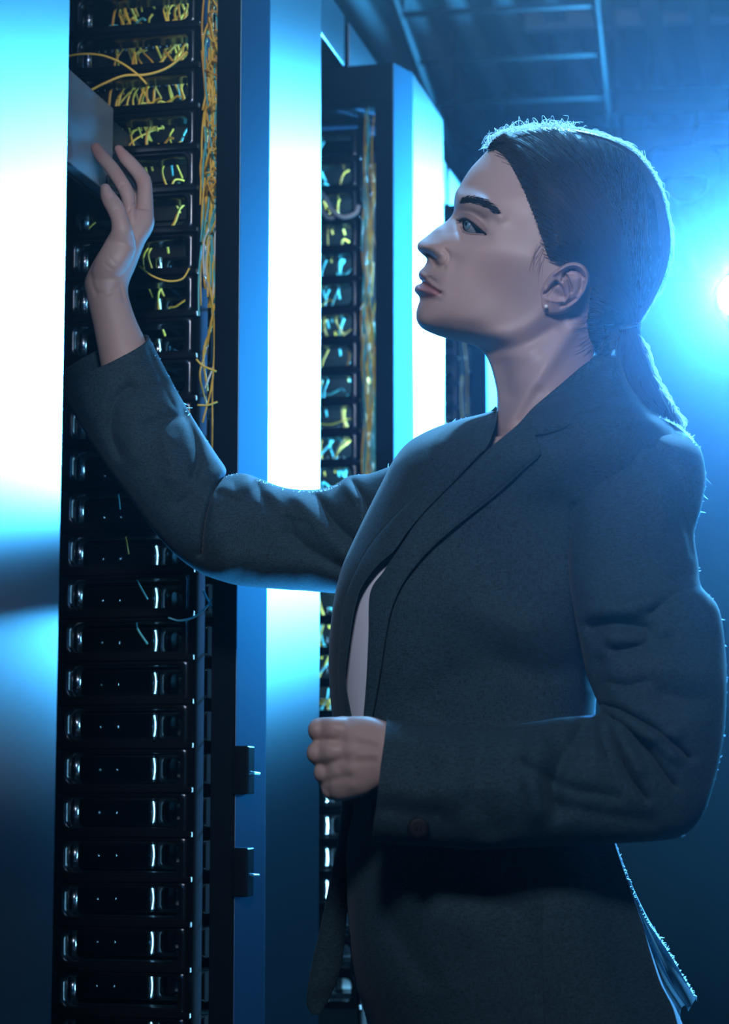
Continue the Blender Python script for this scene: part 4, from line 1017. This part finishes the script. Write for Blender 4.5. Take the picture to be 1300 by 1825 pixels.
# ponytail
PA = [(1104, 584), (1102, 600), (1099, 625), (1098, 650), (1104, 680), (1118, 706), (1138, 730), (1156, 755), (1165, 790)]; PB_ = [(1140, 574), (1143, 596), (1150, 625), (1158, 650), (1170, 678), (1186, 706), (1200, 732), (1208, 760), (1206, 800)]
PY = [2.10, 2.10, 2.10, 2.095, 2.09, 2.09, 2.09, 2.10, 2.11]; PT = [.011, .013, .018, .022, .025, .026, .024, .02, .014]
X, D, _ = loft(PA, PB_, PY, PT, 8, 32); mb = MB(); loft_mesh(mb, X, D); pony = mb.build('ponytail', M['hair'], person, smooth=True)
ps = MB(); a_, b_ = crom(PA, 10), crom(PB_, 10); yc = crom(np.array(PY)[:, None], 10)[:, 0]; tt = crom(np.array(PT)[:, None], 10)[:, 0]
for i in range(900):
    c = rng.uniform(-1, 1) if i % 3 else rng.uniform(.55, 1.02); s = math.sqrt(max(0, 1-min(1, c*c)))*rng.choice([1, 1, -1]); k0 = rng.integers(0, 30); k1 = min(len(a_)-1, k0+rng.integers(18, 60))
    idx = np.arange(k0, k1+1, 3); mid = (a_+b_)/2; hh = (b_-a_)/2; dr = rng.normal(0, .0012, len(idx)).cumsum(); cc = c+dr*20*rng.uniform(.3, 1)
    p = mid[idx]+hh[idx]*cc[:, None]; ps.ribbon(P(p[:, 0], p[:, 1], yc[idx]-tt[idx]*s*1.03), rng.uniform(.0002, .0004), rng.uniform(-.8, .8))
for i in range(560):          # frizz on the outer edge, catching the lamp
    k = rng.integers(12, len(b_)-18); s = b_[k]+rng.uniform(-6, 2); sp = (k/len(b_))
    p = np.array([s, s+np.array([6+10*sp*rng.random(), 12]), s+np.array([10+22*sp*rng.random(), 26]), s+np.array([2+26*sp*rng.random(), 38+10*rng.random()])])+0.0
    p[1:] += rng.normal(0, 2.5, (3, 2)); p = crom(p, 6); ps.ribbon(P(p[:, 0], p[:, 1], np.full(len(p), 2.10+rng.normal(0, .012))), np.linspace(.00042, .00016, len(p)), rng.uniform(-.8, .8))
tag(ps.build('ponytail_strands', M['strand'], pony), None, None, None, 'stuff')
mb = MB(); th = np.linspace(0, 2*math.pi, 33)
for k_, dy in ((0, 0), (1, 4)):
    cA, cB = np.array([1103, 585+dy]), np.array([1142, 577+dy]); p = (cA+cB)/2+np.cos(th)[:, None]*(cB-cA)/2; mb.tube(P(p[:, 0], p[:, 1], 2.10-.0125*np.sin(th)), .0014, 8, False)
mb.build('hair_tie', M['lining'], person, smooth=True)
# ------------------------------------------------------------------ blouse, trousers, shoes
X, Y, D, SN = torso(6, 984, 1400, 60, 96, .005)
mb = MB(); Dv = D-.0; V = P(X, Y, Dv).reshape(-1, 3); mb.add(V, grid_faces(*X.shape, True).tolist()); mb.build('blouse', M['blouse'], person, smooth=True)
mb = MB()
X, Y, D, SN = torso(16, 1560, 1895, 30, 64, .012); V = P(X, Y, D).reshape(-1, 3); mb.add(V, grid_faces(*X.shape, True).tolist()+[list(range(64))[::-1], list(range(29*64, 30*64))])
for nm in legs:
    st_ = np.array([(a, b, c, d+.016, e+.016) for a, b, c, d, e in legs[nm]], float); st_[-2:, 3:] += .022; st_[-1, 2] = .07; leg3(mb, st_, 36)
mb.build('trousers', M['trouser'], person, smooth=True)
for nm in legs:
    x0, y0 = legs[nm][-1][0], legs[nm][-1][1]; mb = MB()
    pr = [(x0+.06, .030, .006), (x0+.055, .040, .035), (x0+.03, .043, .05), (x0-.03, .045, .045), (x0-.10, .048, .035), (x0-.16, .040, .026), (x0-.195, .022, .015), (x0-.205, .006, .010)]
    th = np.arange(24)*2*math.pi/24; q = crom(pr, 5)
    V = np.stack([np.broadcast_to(q[:, 0:1], (len(q), 24)), y0+q[:, 1:2]*np.cos(th), .002+np.maximum(q[:, 2:3]*1.0+q[:, 2:3]*np.sin(th), 0)], -1).reshape(-1, 3)
    mb.add(V, grid_faces(len(q), 24, True).tolist()+[list(range(24)), list(range((len(q)-1)*24, len(q)*24))]); mb.build('shoe', M['shoe'], person, smooth=True)

# ------------------------------------------------------------------ jacket
OPEN = np.array([(1054, 600), (1054, 648), (1012, 690), (980, 720), (950, 746), (932, 776), (896, 806), (862, 840), (828, 872), (796, 905), (760, 942), (724, 990), (678, 1060), (672, 1127), (668, 1213), (660, 1290), (640, 1420), (622, 1500), (622, 1600), (630, 1700), (640, 1760), (662, 1830), (690, 1910),
                 (560, 1910), (560, 1300), (622, 1274), (609, 1209), (614, 1160), (625, 1084), (639, 1042), (665, 1004), (699, 976), (722, 942), (758, 900), (804, 854), (846, 808), (862, 790), (878, 756), (884, 715), (900, 600)], float)
X, Y, D, SN = torso(0, 637, 1898, 330, 260, 0)
folds = [  # drag lines and darts pressed into the near side
    ([(800, 1090), (796, 1180), (790, 1280)], 3, -.0012), ([(952, 1500), (955, 1600), (952, 1720), (958, 1880)], 3, -.0014), ([(1024, 900), (1020, 1000), (1030, 1110), (1052, 1220)], 8, -.0050),
    ([(900, 1180), (960, 1200), (1020, 1190)], 26, -.0040), ([(800, 1200), (760, 1250)], 28, -.0030), ([(860, 1090), (930, 1120)], 36, .0050), ([(700, 1560), (760, 1620), (850, 1640)], 40, .0060), ([(660, 1540), (700, 1640), (760, 1740)], 24, -.0040),
    ([(850, 1560), (930, 1640), (990, 1760)], 42, -.0050), ([(1050, 1530), (1075, 1600), (1110, 1700)], 14, -.0050), ([(1080, 1600), (1110, 1660)], 12, .0030), ([(940, 860), (900, 950), (850, 1040)], 50, .0030), ([(1000, 780), (980, 860)], 30, .0025)]
D = D-1.4*strokes(X, Y, folds)*(SN > 0)-fbm(X, Y, 5, 70)*.0022*(SN > 0)
V = P(X, Y, D).reshape(-1, 3); f = grid_faces(*X.shape, True)
cx_, cy_ = X.ravel()[f].mean(1), Y.ravel()[f].mean(1); sn = SN.ravel()[f].mean(1)
cut = inside(cx_, cy_, OPEN) & (sn > -.12)
# left silhouette cells of the open front below the hand belong to the lining side too
cut |= (cx_ < 700) & (cy_ > 1440) & (sn < .0) & (cx_ < np.interp(cy_, [1440, 1900], [640, 700]))
mb = MB(); mb.add(V, f[~cut])
jk = mb.build('jacket', M['wool'], person, smooth=True)
jk['label'] = 'charcoal grey wool suit jacket'
so = jk.modifiers.new('cloth', 'SOLIDIFY'); so.thickness = .0022; so.offset = 1.0

def patch(A, B, off, th, n=60, m=16, Yf=None, bulge=.0):
    """closed cloth strip between two image edges, lying off in front of the jacket"""
    la = crom(np.array(A, float), 12); lb = crom(np.array(B, float), 12)
    rs = lambda l: np.stack([np.interp(np.linspace(0, 1, n), np.linspace(0, 1, len(l)), l[:, k]) for k in range(2)], -1)
    a, b = rs(la), rs(lb); t = np.linspace(0, 1, m)[None, :, None]; Q = a[:, None]*(1-t)+b[:, None]*t
    off = np.interp(np.linspace(0, 1, m), np.linspace(0, 1, np.size(off)), np.ravel(off)) if np.size(off) > 1 else np.full(m, float(off))
    base = (tor_Y if Yf is None else Yf)(Q[..., 0], Q[..., 1])
    prof = np.sqrt(np.clip(1-np.abs(2*t[..., 0]-1)**6, 0, 1))
    F0 = base-off[None]-th*(.35+.65*prof)-bulge*np.sin(np.pi*t[..., 0]); B0 = base-off[None]+0*F0
    V = np.vstack([P(Q[..., 0], Q[..., 1], F0).reshape(-1, 3), P(Q[..., 0], Q[..., 1], B0).reshape(-1, 3)])
    f = grid_faces(n, m, False); N = n*m; fs = f[:, ::-1].tolist()+(f+N).tolist()
    edge = [i*m for i in range(n)]+[(n-1)*m+j for j in range(1, m)]+[i*m+m-1 for i in range(n-2, -1, -1)]+[j for j in range(m-2, 0, -1)]
    fs += [(edge[i], edge[(i+1) % len(edge)], edge[(i+1) % len(edge)]+N, edge[i]+N) for i in range(len(edge))]
    return V, fs
rampo = lambda a, b, m=16: np.linspace(a, b, m)
# near lapel: fold edge first, free edge second
V, fs = patch([(933, 746), (917, 762), (876, 796), (843, 828), (810, 861), (777, 894), (744, 930), (708, 983), (684, 1018), (660, 1056), (657, 1127), (653, 1213), (646, 1300)],
              [(953, 774), (965, 806), (932, 838), (884, 882), (838, 918), (796, 952), (762, 984), (738, 1012), (716, 1044), (698, 1086), (688, 1134), (676, 1213), (660, 1300)], rampo(.012, .0085), .0045, 110, 20)
mb = MB(); mb.add(V, fs); lp = mb.build('lapel', M['wool'], jk, smooth=True)
# near collar
V, fs = patch([(932, 747), (950, 727), (978, 703), (1010, 676), (1038, 652), (1060, 638), (1078, 634), (1094, 640)], [(954, 775), (975, 772), (1002, 764), (1024, 748), (1046, 731), (1072, 722), (1092, 700), (1102, 672)], rampo(.015, .0060), .0032, 70, 16,
              Yf=lambda x, y: np.minimum(tor_Y(x, y), 2.10-.052-.0*x))
mb = MB(); mb.add(V, fs); mb.build('collar', M['wool'], jk, smooth=True)
# collar behind the neck
X_, D_, _ = loft([(1060, 636), (1078, 633), (1096, 640)], [(1066, 662), (1082, 668), (1102, 672)], [2.10, 2.10, 2.10], [.052, .056, .05], 8, 40)
# far lapel
V, fs = patch([(884, 724), (864, 743), (843, 766), (810, 808), (764, 858), (711, 910), (669, 956), (641, 1000), (617, 1058), (606, 1120), (601, 1200), (606, 1290)],
              [(888, 728), (884, 756), (869, 795), (850, 814), (810, 858), (764, 904), (728, 946), (704, 980), (672, 1009), (646, 1045), (633, 1085), (621, 1160), (617, 1215), (630, 1290)], rampo(.008, .011), .0042, 110, 16)
mb = MB(); mb.add(V, fs); mb.build('lapel', M['wool'], jk, smooth=True)
# far collar piece and dark lining inside the opening
V, fs = patch([(1000, 640), (900, 722), (884, 760), (866, 800), (806, 862), (760, 908), (724, 952), (700, 984), (688, 1000)], [(1040, 680), (935, 742), (890, 800), (858, 826), (822, 862), (790, 897), (752, 938), (722, 984), (708, 1004)], -.030, .002, 70, 8)
lining = None
mb = MB()
def ygap(x, y): return tor_Y(x, y)+.016
V, fs = patch([(868, 800), (806, 858), (756, 908), (716, 950), (696, 978), (688, 990)], [(846, 838), (818, 868), (784, 902), (752, 940), (724, 982), (716, 994)], 0, .002, 50, 8, Yf=ygap)
mb.add(V, fs)
mb.build('lining', M['lining'], jk, smooth=True)
# far front panel swinging below the hand
A = [(606, 1400), (609, 1440), (602, 1500), (590, 1560), (574, 1640), (558, 1710), (549, 1760), (547, 1790), (556, 1808)]; B = [(640, 1400), (634, 1440), (628, 1500), (622, 1560), (619, 1620), (613, 1690), (604, 1740), (590, 1775), (572, 1808)]
X_, D_, SN_ = loft(A, B, [2.11, 2.12, 2.13, 2.14, 2.15, 2.16, 2.165, 2.17, 2.17], [.016, .016, .014, .012, .010, .009, .008, .006, .003], 10, 40)
mb = MB(); loft_mesh(mb, X_, D_); mb.build('front_panel', M['wool'], jk, smooth=True)

def sleeve(name, A, B, Y, T, fold, noise, hollow, per=14, m=110, lean=None):
    X, D, SN = loft(A, B, Y, T, per, m, lean, .96)
    Yn = SN > -.2; py = Y_img(X, D)
    dd = 1.9*strokes(X[..., 0], X[..., 1], [(a_, b_*1.25, c_) for a_, b_, c_ in fold])+fbm(X[..., 0], X[..., 1], noise, 46)*.0020+fbm(X[..., 0], X[..., 1], noise+9, 19)*.0007
    w_ = np.clip(SN*1.6+.15, 0, 1); D = D-dd*w_
    n = len(D); V = P(X[..., 0], X[..., 1], D).reshape(-1, 3); mb = MB(); f = grid_faces(n, m, True)
    # hem turned in: an inner wall at the cuff end
    c = V[hollow*m:(hollow+1)*m] if hollow >= 0 else V[:m]
    fs = f[:, ::-1].tolist()
    mb.add(V, fs)
    o = mb.build(name, M['wool'], jk, smooth=True)
    s = o.modifiers.new('cloth', 'SOLIDIFY'); s.thickness = .0024; s.offset = -1.0
    return o
def Y_img(X, D): return None
# near sleeve
A = [(690, 1287), (716, 1289), (770, 1296), (840, 1301), (900, 1298), (960, 1290), (1000, 1284), (1036, 1281), (1060, 1279), (1074, 1272), (1074, 1258), (1064, 1236), (1049, 1195), (1038, 1140), (1028, 1090), (1020, 1035), (1018, 970), (1026, 905), (1044, 850), (1076, 800), (1116, 766)]
B = [(664, 1496), (700, 1499), (760, 1503), (850, 1509), (940, 1505), (1030, 1502), (1110, 1498), (1170, 1494), (1215, 1485), (1248, 1452), (1270, 1390), (1286, 1310), (1291, 1230), (1289, 1160), (1277, 1086), (1246, 1046), (1241, 1008), (1234, 950), (1247, 900), (1254, 850), (1244, 800)]
Ys = [1.918, 1.915, 1.908, 1.900, 1.898, 1.900, 1.904, 1.91, 1.915, 1.920, 1.925, 1.930, 1.935, 1.945, 1.955, 1.965, 1.975, 1.985, 1.995, 2.005, 2.02]
Ts = [.040, .041, .043, .045, .048, .051, .054, .056, .057, .058, .059, .060, .060, .060, .060, .060, .060, .060, .060, .055, .045]
A.append((1160, 752)); B.append((1212, 768)); Ys.append(2.10); Ts.append(.012)
nf = [([(1078, 1256), (1110, 1268), (1150, 1290), (1190, 1316), (1226, 1350)], 6, -.0075), ([(1082, 1272), (1120, 1296), (1150, 1330), (1176, 1366), (1200, 1400)], 6, -.0060), ([(1088, 1290), (1098, 1330), (1120, 1380), (1150, 1420)], 7, -.0060), ([(1064, 1292), (1072, 1330), (1080, 1350)], 6, -.0055),
      ([(1080, 1262), (1118, 1282), (1160, 1310), (1205, 1350)], 8, .0040), ([(1085, 1285), (1110, 1320), (1140, 1370)], 8, .0045), ([(1040, 1300), (1010, 1340), (985, 1400), (990, 1440)], 16, -.0065), ([(1010, 1296), (1010, 1330)], 12, .0030), ([(960, 1320), (950, 1380), (962, 1440)], 16, .0050),
      ([(1110, 1290), (1150, 1310), (1185, 1312), (1205, 1306)], 7, .0040), ([(1100, 1420), (1000, 1400), (930, 1360)], 10, -.0035), ([(1160, 1460), (1060, 1445), (985, 1430)], 14, -.0035), ([(860, 1320), (850, 1400), (880, 1470)], 22, -.0030), ([(800, 1330), (790, 1420)], 24, .0030),
      ([(1060, 1120), (1100, 1110), (1150, 1122)], 13, -.0070), ([(1060, 1090), (1120, 1085), (1180, 1066), (1235, 1048)], 12, .0050), ([(1100, 1160), (1150, 1150), (1195, 1140)], 10, -.0050), ([(1090, 1138), (1140, 1136)], 8, .0045), ([(1075, 1180), (1068, 1210), (1072, 1236)], 10, -.0055), ([(1085, 1215), (1120, 1222), (1145, 1216)], 8, -.0035),
      ([(1244, 1046), (1200, 1060), (1160, 1090)], 8, -.0045), ([(1215, 930), (1225, 960), (1232, 990)], 5, -.0030), ([(1150, 780), (1195, 830), (1222, 900), (1232, 950)], 9, -.0040), ([(1130, 800), (1170, 860), (1190, 920)], 14, .0025), ([(1170, 1170), (1230, 1200), (1280, 1200)], 22, .0040),
      ([(1180, 1240), (1240, 1250)], 16, -.0035), ([(672, 1400), (760, 1410), (860, 1400)], 22, .0025), ([(690, 1440), (780, 1450)], 14, -.0018), ([(1052, 800), (1030, 870), (1022, 950)], 6, -.0020)]
sl1 = sleeve('sleeve', A, B, Ys, Ts, nf, 21, 0)
mb = MB(); bp = P(746, 1476, 1.874); mb.lathe([(.0005, .003), (.006, .0031), (.0085, .0028), (.0098, .0012), (.0098, 0), (.0005, 0)], fr=lambda v: bp+np.stack([v[:, 0], -v[:, 2], v[:, 1]], -1), n=32)
for dx in (-.0018, .0018): mb.tube([bp+np.array([dx, -.0035, -.002]), bp+np.array([dx, -.0035, .002])], .0006, 6)
mb.build('cuff_button', M['button'], sl1, smooth=True)
# far sleeve
A = [(262, 601), (286, 649), (320, 712), (352, 765), (382, 811), (399, 837), (397, 852), (424, 848), (440, 849), (462, 857), (500, 871), (530, 876), (565, 876), (598, 868), (618, 855), (636, 850), (660, 848), (700, 834)]
B = [(114, 668), (118, 704), (150, 762), (190, 824), (236, 888), (282, 950), (320, 990), (360, 1018), (400, 1033), (430, 1040), (470, 1044), (510, 1047), (545, 1049), (580, 1052), (610, 1054), (640, 1054), (680, 1052), (740, 1040)]
Ys = [2.330, 2.328, 2.320, 2.315, 2.312, 2.31, 2.308, 2.305, 2.302, 2.30, 2.298, 2.295, 2.29, 2.285, 2.275, 2.265, 2.25, 2.22]
Ts = [.043, .045, .047, .049, .051, .052, .053, .054, .055, .055, .055, .056, .057, .058, .060, .062, .064, .066]
ln = [(6, 14)]+[(3, 6)]+[(0, 0)]*16
ff_ = [([(230, 690), (205, 720), (200, 770), (215, 810)], 8, -.0045), ([(240, 700), (275, 690), (290, 680)], 8, -.0030), ([(258, 760), (300, 748), (326, 742)], 9, -.0035), ([(325, 725), (342, 770), (352, 820), (345, 850)], 8, -.0050), ([(240, 750), (238, 810)], 14, .0030), ([(300, 790), (310, 850)], 14, .0035),
       ([(398, 850), (380, 880), (366, 930), (360, 985)], 5, -.0065), ([(386, 860), (350, 880), (320, 900)], 9, -.0020), ([(385, 900), (392, 960), (400, 1010)], 16, .0040), ([(402, 870), (420, 880), (440, 862)], 10, .0040), ([(392, 880), (470, 912), (560, 936)], 2.5, -.0012), ([(455, 862), (480, 900), (520, 935)], 9, -.0045),
       ([(478, 880), (500, 920)], 9, .0030), ([(560, 880), (592, 925), (630, 962)], 8, -.0050), ([(530, 890), (570, 940), (610, 985)], 10, .0032), ([(515, 950), (560, 985), (610, 1010)], 9, -.0040), ([(630, 862), (655, 900), (662, 930)], 7, -.0045), ([(616, 858), (636, 890)], 7, .0035), ([(430, 1000), (500, 1010), (580, 1015)], 20, .0030),
       ([(150, 700), (160, 740)], 8, .0015), ([(262, 622), (290, 690), (310, 730)], 3, -.0010)]
sleeve('sleeve', A, B, Ys, Ts, ff_, 33, 0, lean=ln)
# rear side panel, its edge is the vent
V, fs = patch([(962, 1440), (962, 1500), (965, 1600), (966, 1700), (968, 1780), (972, 1850)], [(1078, 1440), (1096, 1502), (1121, 1575), (1144, 1640), (1161, 1700), (1178, 1752), (1200, 1796), (1214, 1850)], rampo(.0005, .006), .003, 110, 24,
              Yf=lambda x, y: tor_Y(np.minimum(x, 1062+(y-1500)*.20), y)+np.maximum(x-(1062+(y-1500)*.20), 0)*.00035)
mb = MB(); mb.add(V, fs); mb.build('side_panel', M['wool'], jk, smooth=True)
# flared back vent: thin crinkled cloth, the lamps shine through it
M['thin'] = cloth('thin_wool', (.030, .055, .068)); backlit(M['thin'], (.42, .50, .55), .55)
L0 = [(1092, 1500), (1110, 1560), (1128, 1620), (1142, 1668), (1155, 1712), (1172, 1765), (1206, 1812)]; L1 = [(1097, 1500), (1124, 1568), (1152, 1626), (1180, 1672), (1206, 1714), (1232, 1756), (1246, 1782)]
a_ = smooth_line(np.array(L0, float), 2.0); b_ = smooth_line(np.array(L1, float), 2.0); n_ = 120; rs_ = lambda l: np.stack([np.interp(np.linspace(0, 1, n_), np.linspace(0, 1, len(l)), l[:, k]) for k in range(2)], -1)
a_, b_ = rs_(a_), rs_(b_); m_ = 90; t = np.linspace(0, 1, m_)[None]; g = np.linspace(0, 1, n_)[:, None]
Q = a_[:, None]*(1-t[..., None])+b_[:, None]*t[..., None]; D_ = 2.17+.10*t*g+(.020*np.sin(t*math.pi*5.2+.5+.8*np.sin(g*5))+.006*np.sin(t*29+g*9))*(.15+.85*g)
mb = MB(); mb.add(P(Q[..., 0]+3*g*np.sin(t*17), Q[..., 1]+9*g*g*np.sin(t*13), D_).reshape(-1, 3), grid_faces(n_, m_, False)); mb.build('back_vent', M['thin'], jk, smooth=True)

# wool fuzz added along the cloth outline to carry the pale rim light
fz = MB()
def fuzz(line, Y, out, n):
    l = smooth_line(np.array(line, float), 1.0); yy = np.interp(np.linspace(0, 1, len(l)), np.linspace(0, 1, len(np.atleast_1d(Y))), np.atleast_1d(Y))
    for _ in range(n):
        k = rng.integers(2, len(l)-3); t = l[k+2]-l[k-2]; t /= np.linalg.norm(t)+1e-9; nr = np.array([t[1], -t[0]])*out
        L = rng.gamma(2.0, 1.1)+.8
        if rng.random() < .012: L *= 3
        s = l[k]-nr*1.5; q = s+nr*(1.5+L*rng.uniform(.3, .9))+t*rng.normal(0, L*.6); y0 = yy[k]+rng.normal(0, .006)
        fz.ribbon(P(np.array([s[0], (s[0]+q[0])/2, q[0]]), np.array([s[1], (s[1]+q[1])/2, q[1]]), np.full(3, y0)), np.array([.00042, .00036, .00014]), rng.uniform(-.8, .8))
fuzz([(1130, 716), (1166, 738), (1212, 762), (1243, 798), (1254, 850), (1248, 900), (1235, 945), (1236, 980), (1242, 1010), (1245, 1046), (1276, 1084), (1289, 1160), (1291, 1230), (1286, 1310), (1270, 1390), (1248, 1452), (1215, 1486)], [2.05, 2.03, 2.0, 1.99, 1.97, 1.95, 1.935, 1.925, 1.92], 1, 2300)
fuzz([(262, 601), (286, 649), (320, 712), (352, 765), (382, 811), (399, 837)], [2.33, 2.31], 1, 260)
fuzz([(399, 852), (424, 848), (462, 857), (500, 871), (530, 876), (565, 876), (598, 868), (636, 850), (660, 848), (700, 834)], [2.305, 2.28, 2.25], 1, 420)
fuzz([(730, 795), (772, 768), (818, 751), (862, 743)], [2.13], 1, 160)
fuzz([(1096, 1502), (1122, 1572), (1148, 1630), (1178, 1674), (1204, 1714), (1240, 1776)], [2.17, 2.24], 1, 220)
M['fuzz'] = mat('rim_fuzz', (.10, .14, .17), .6); backlit(M['fuzz'], (.9, .95, 1.0), .6)
tag(fz.build('rim_fuzz', M['fuzz'], jk), None, None, None, 'stuff')
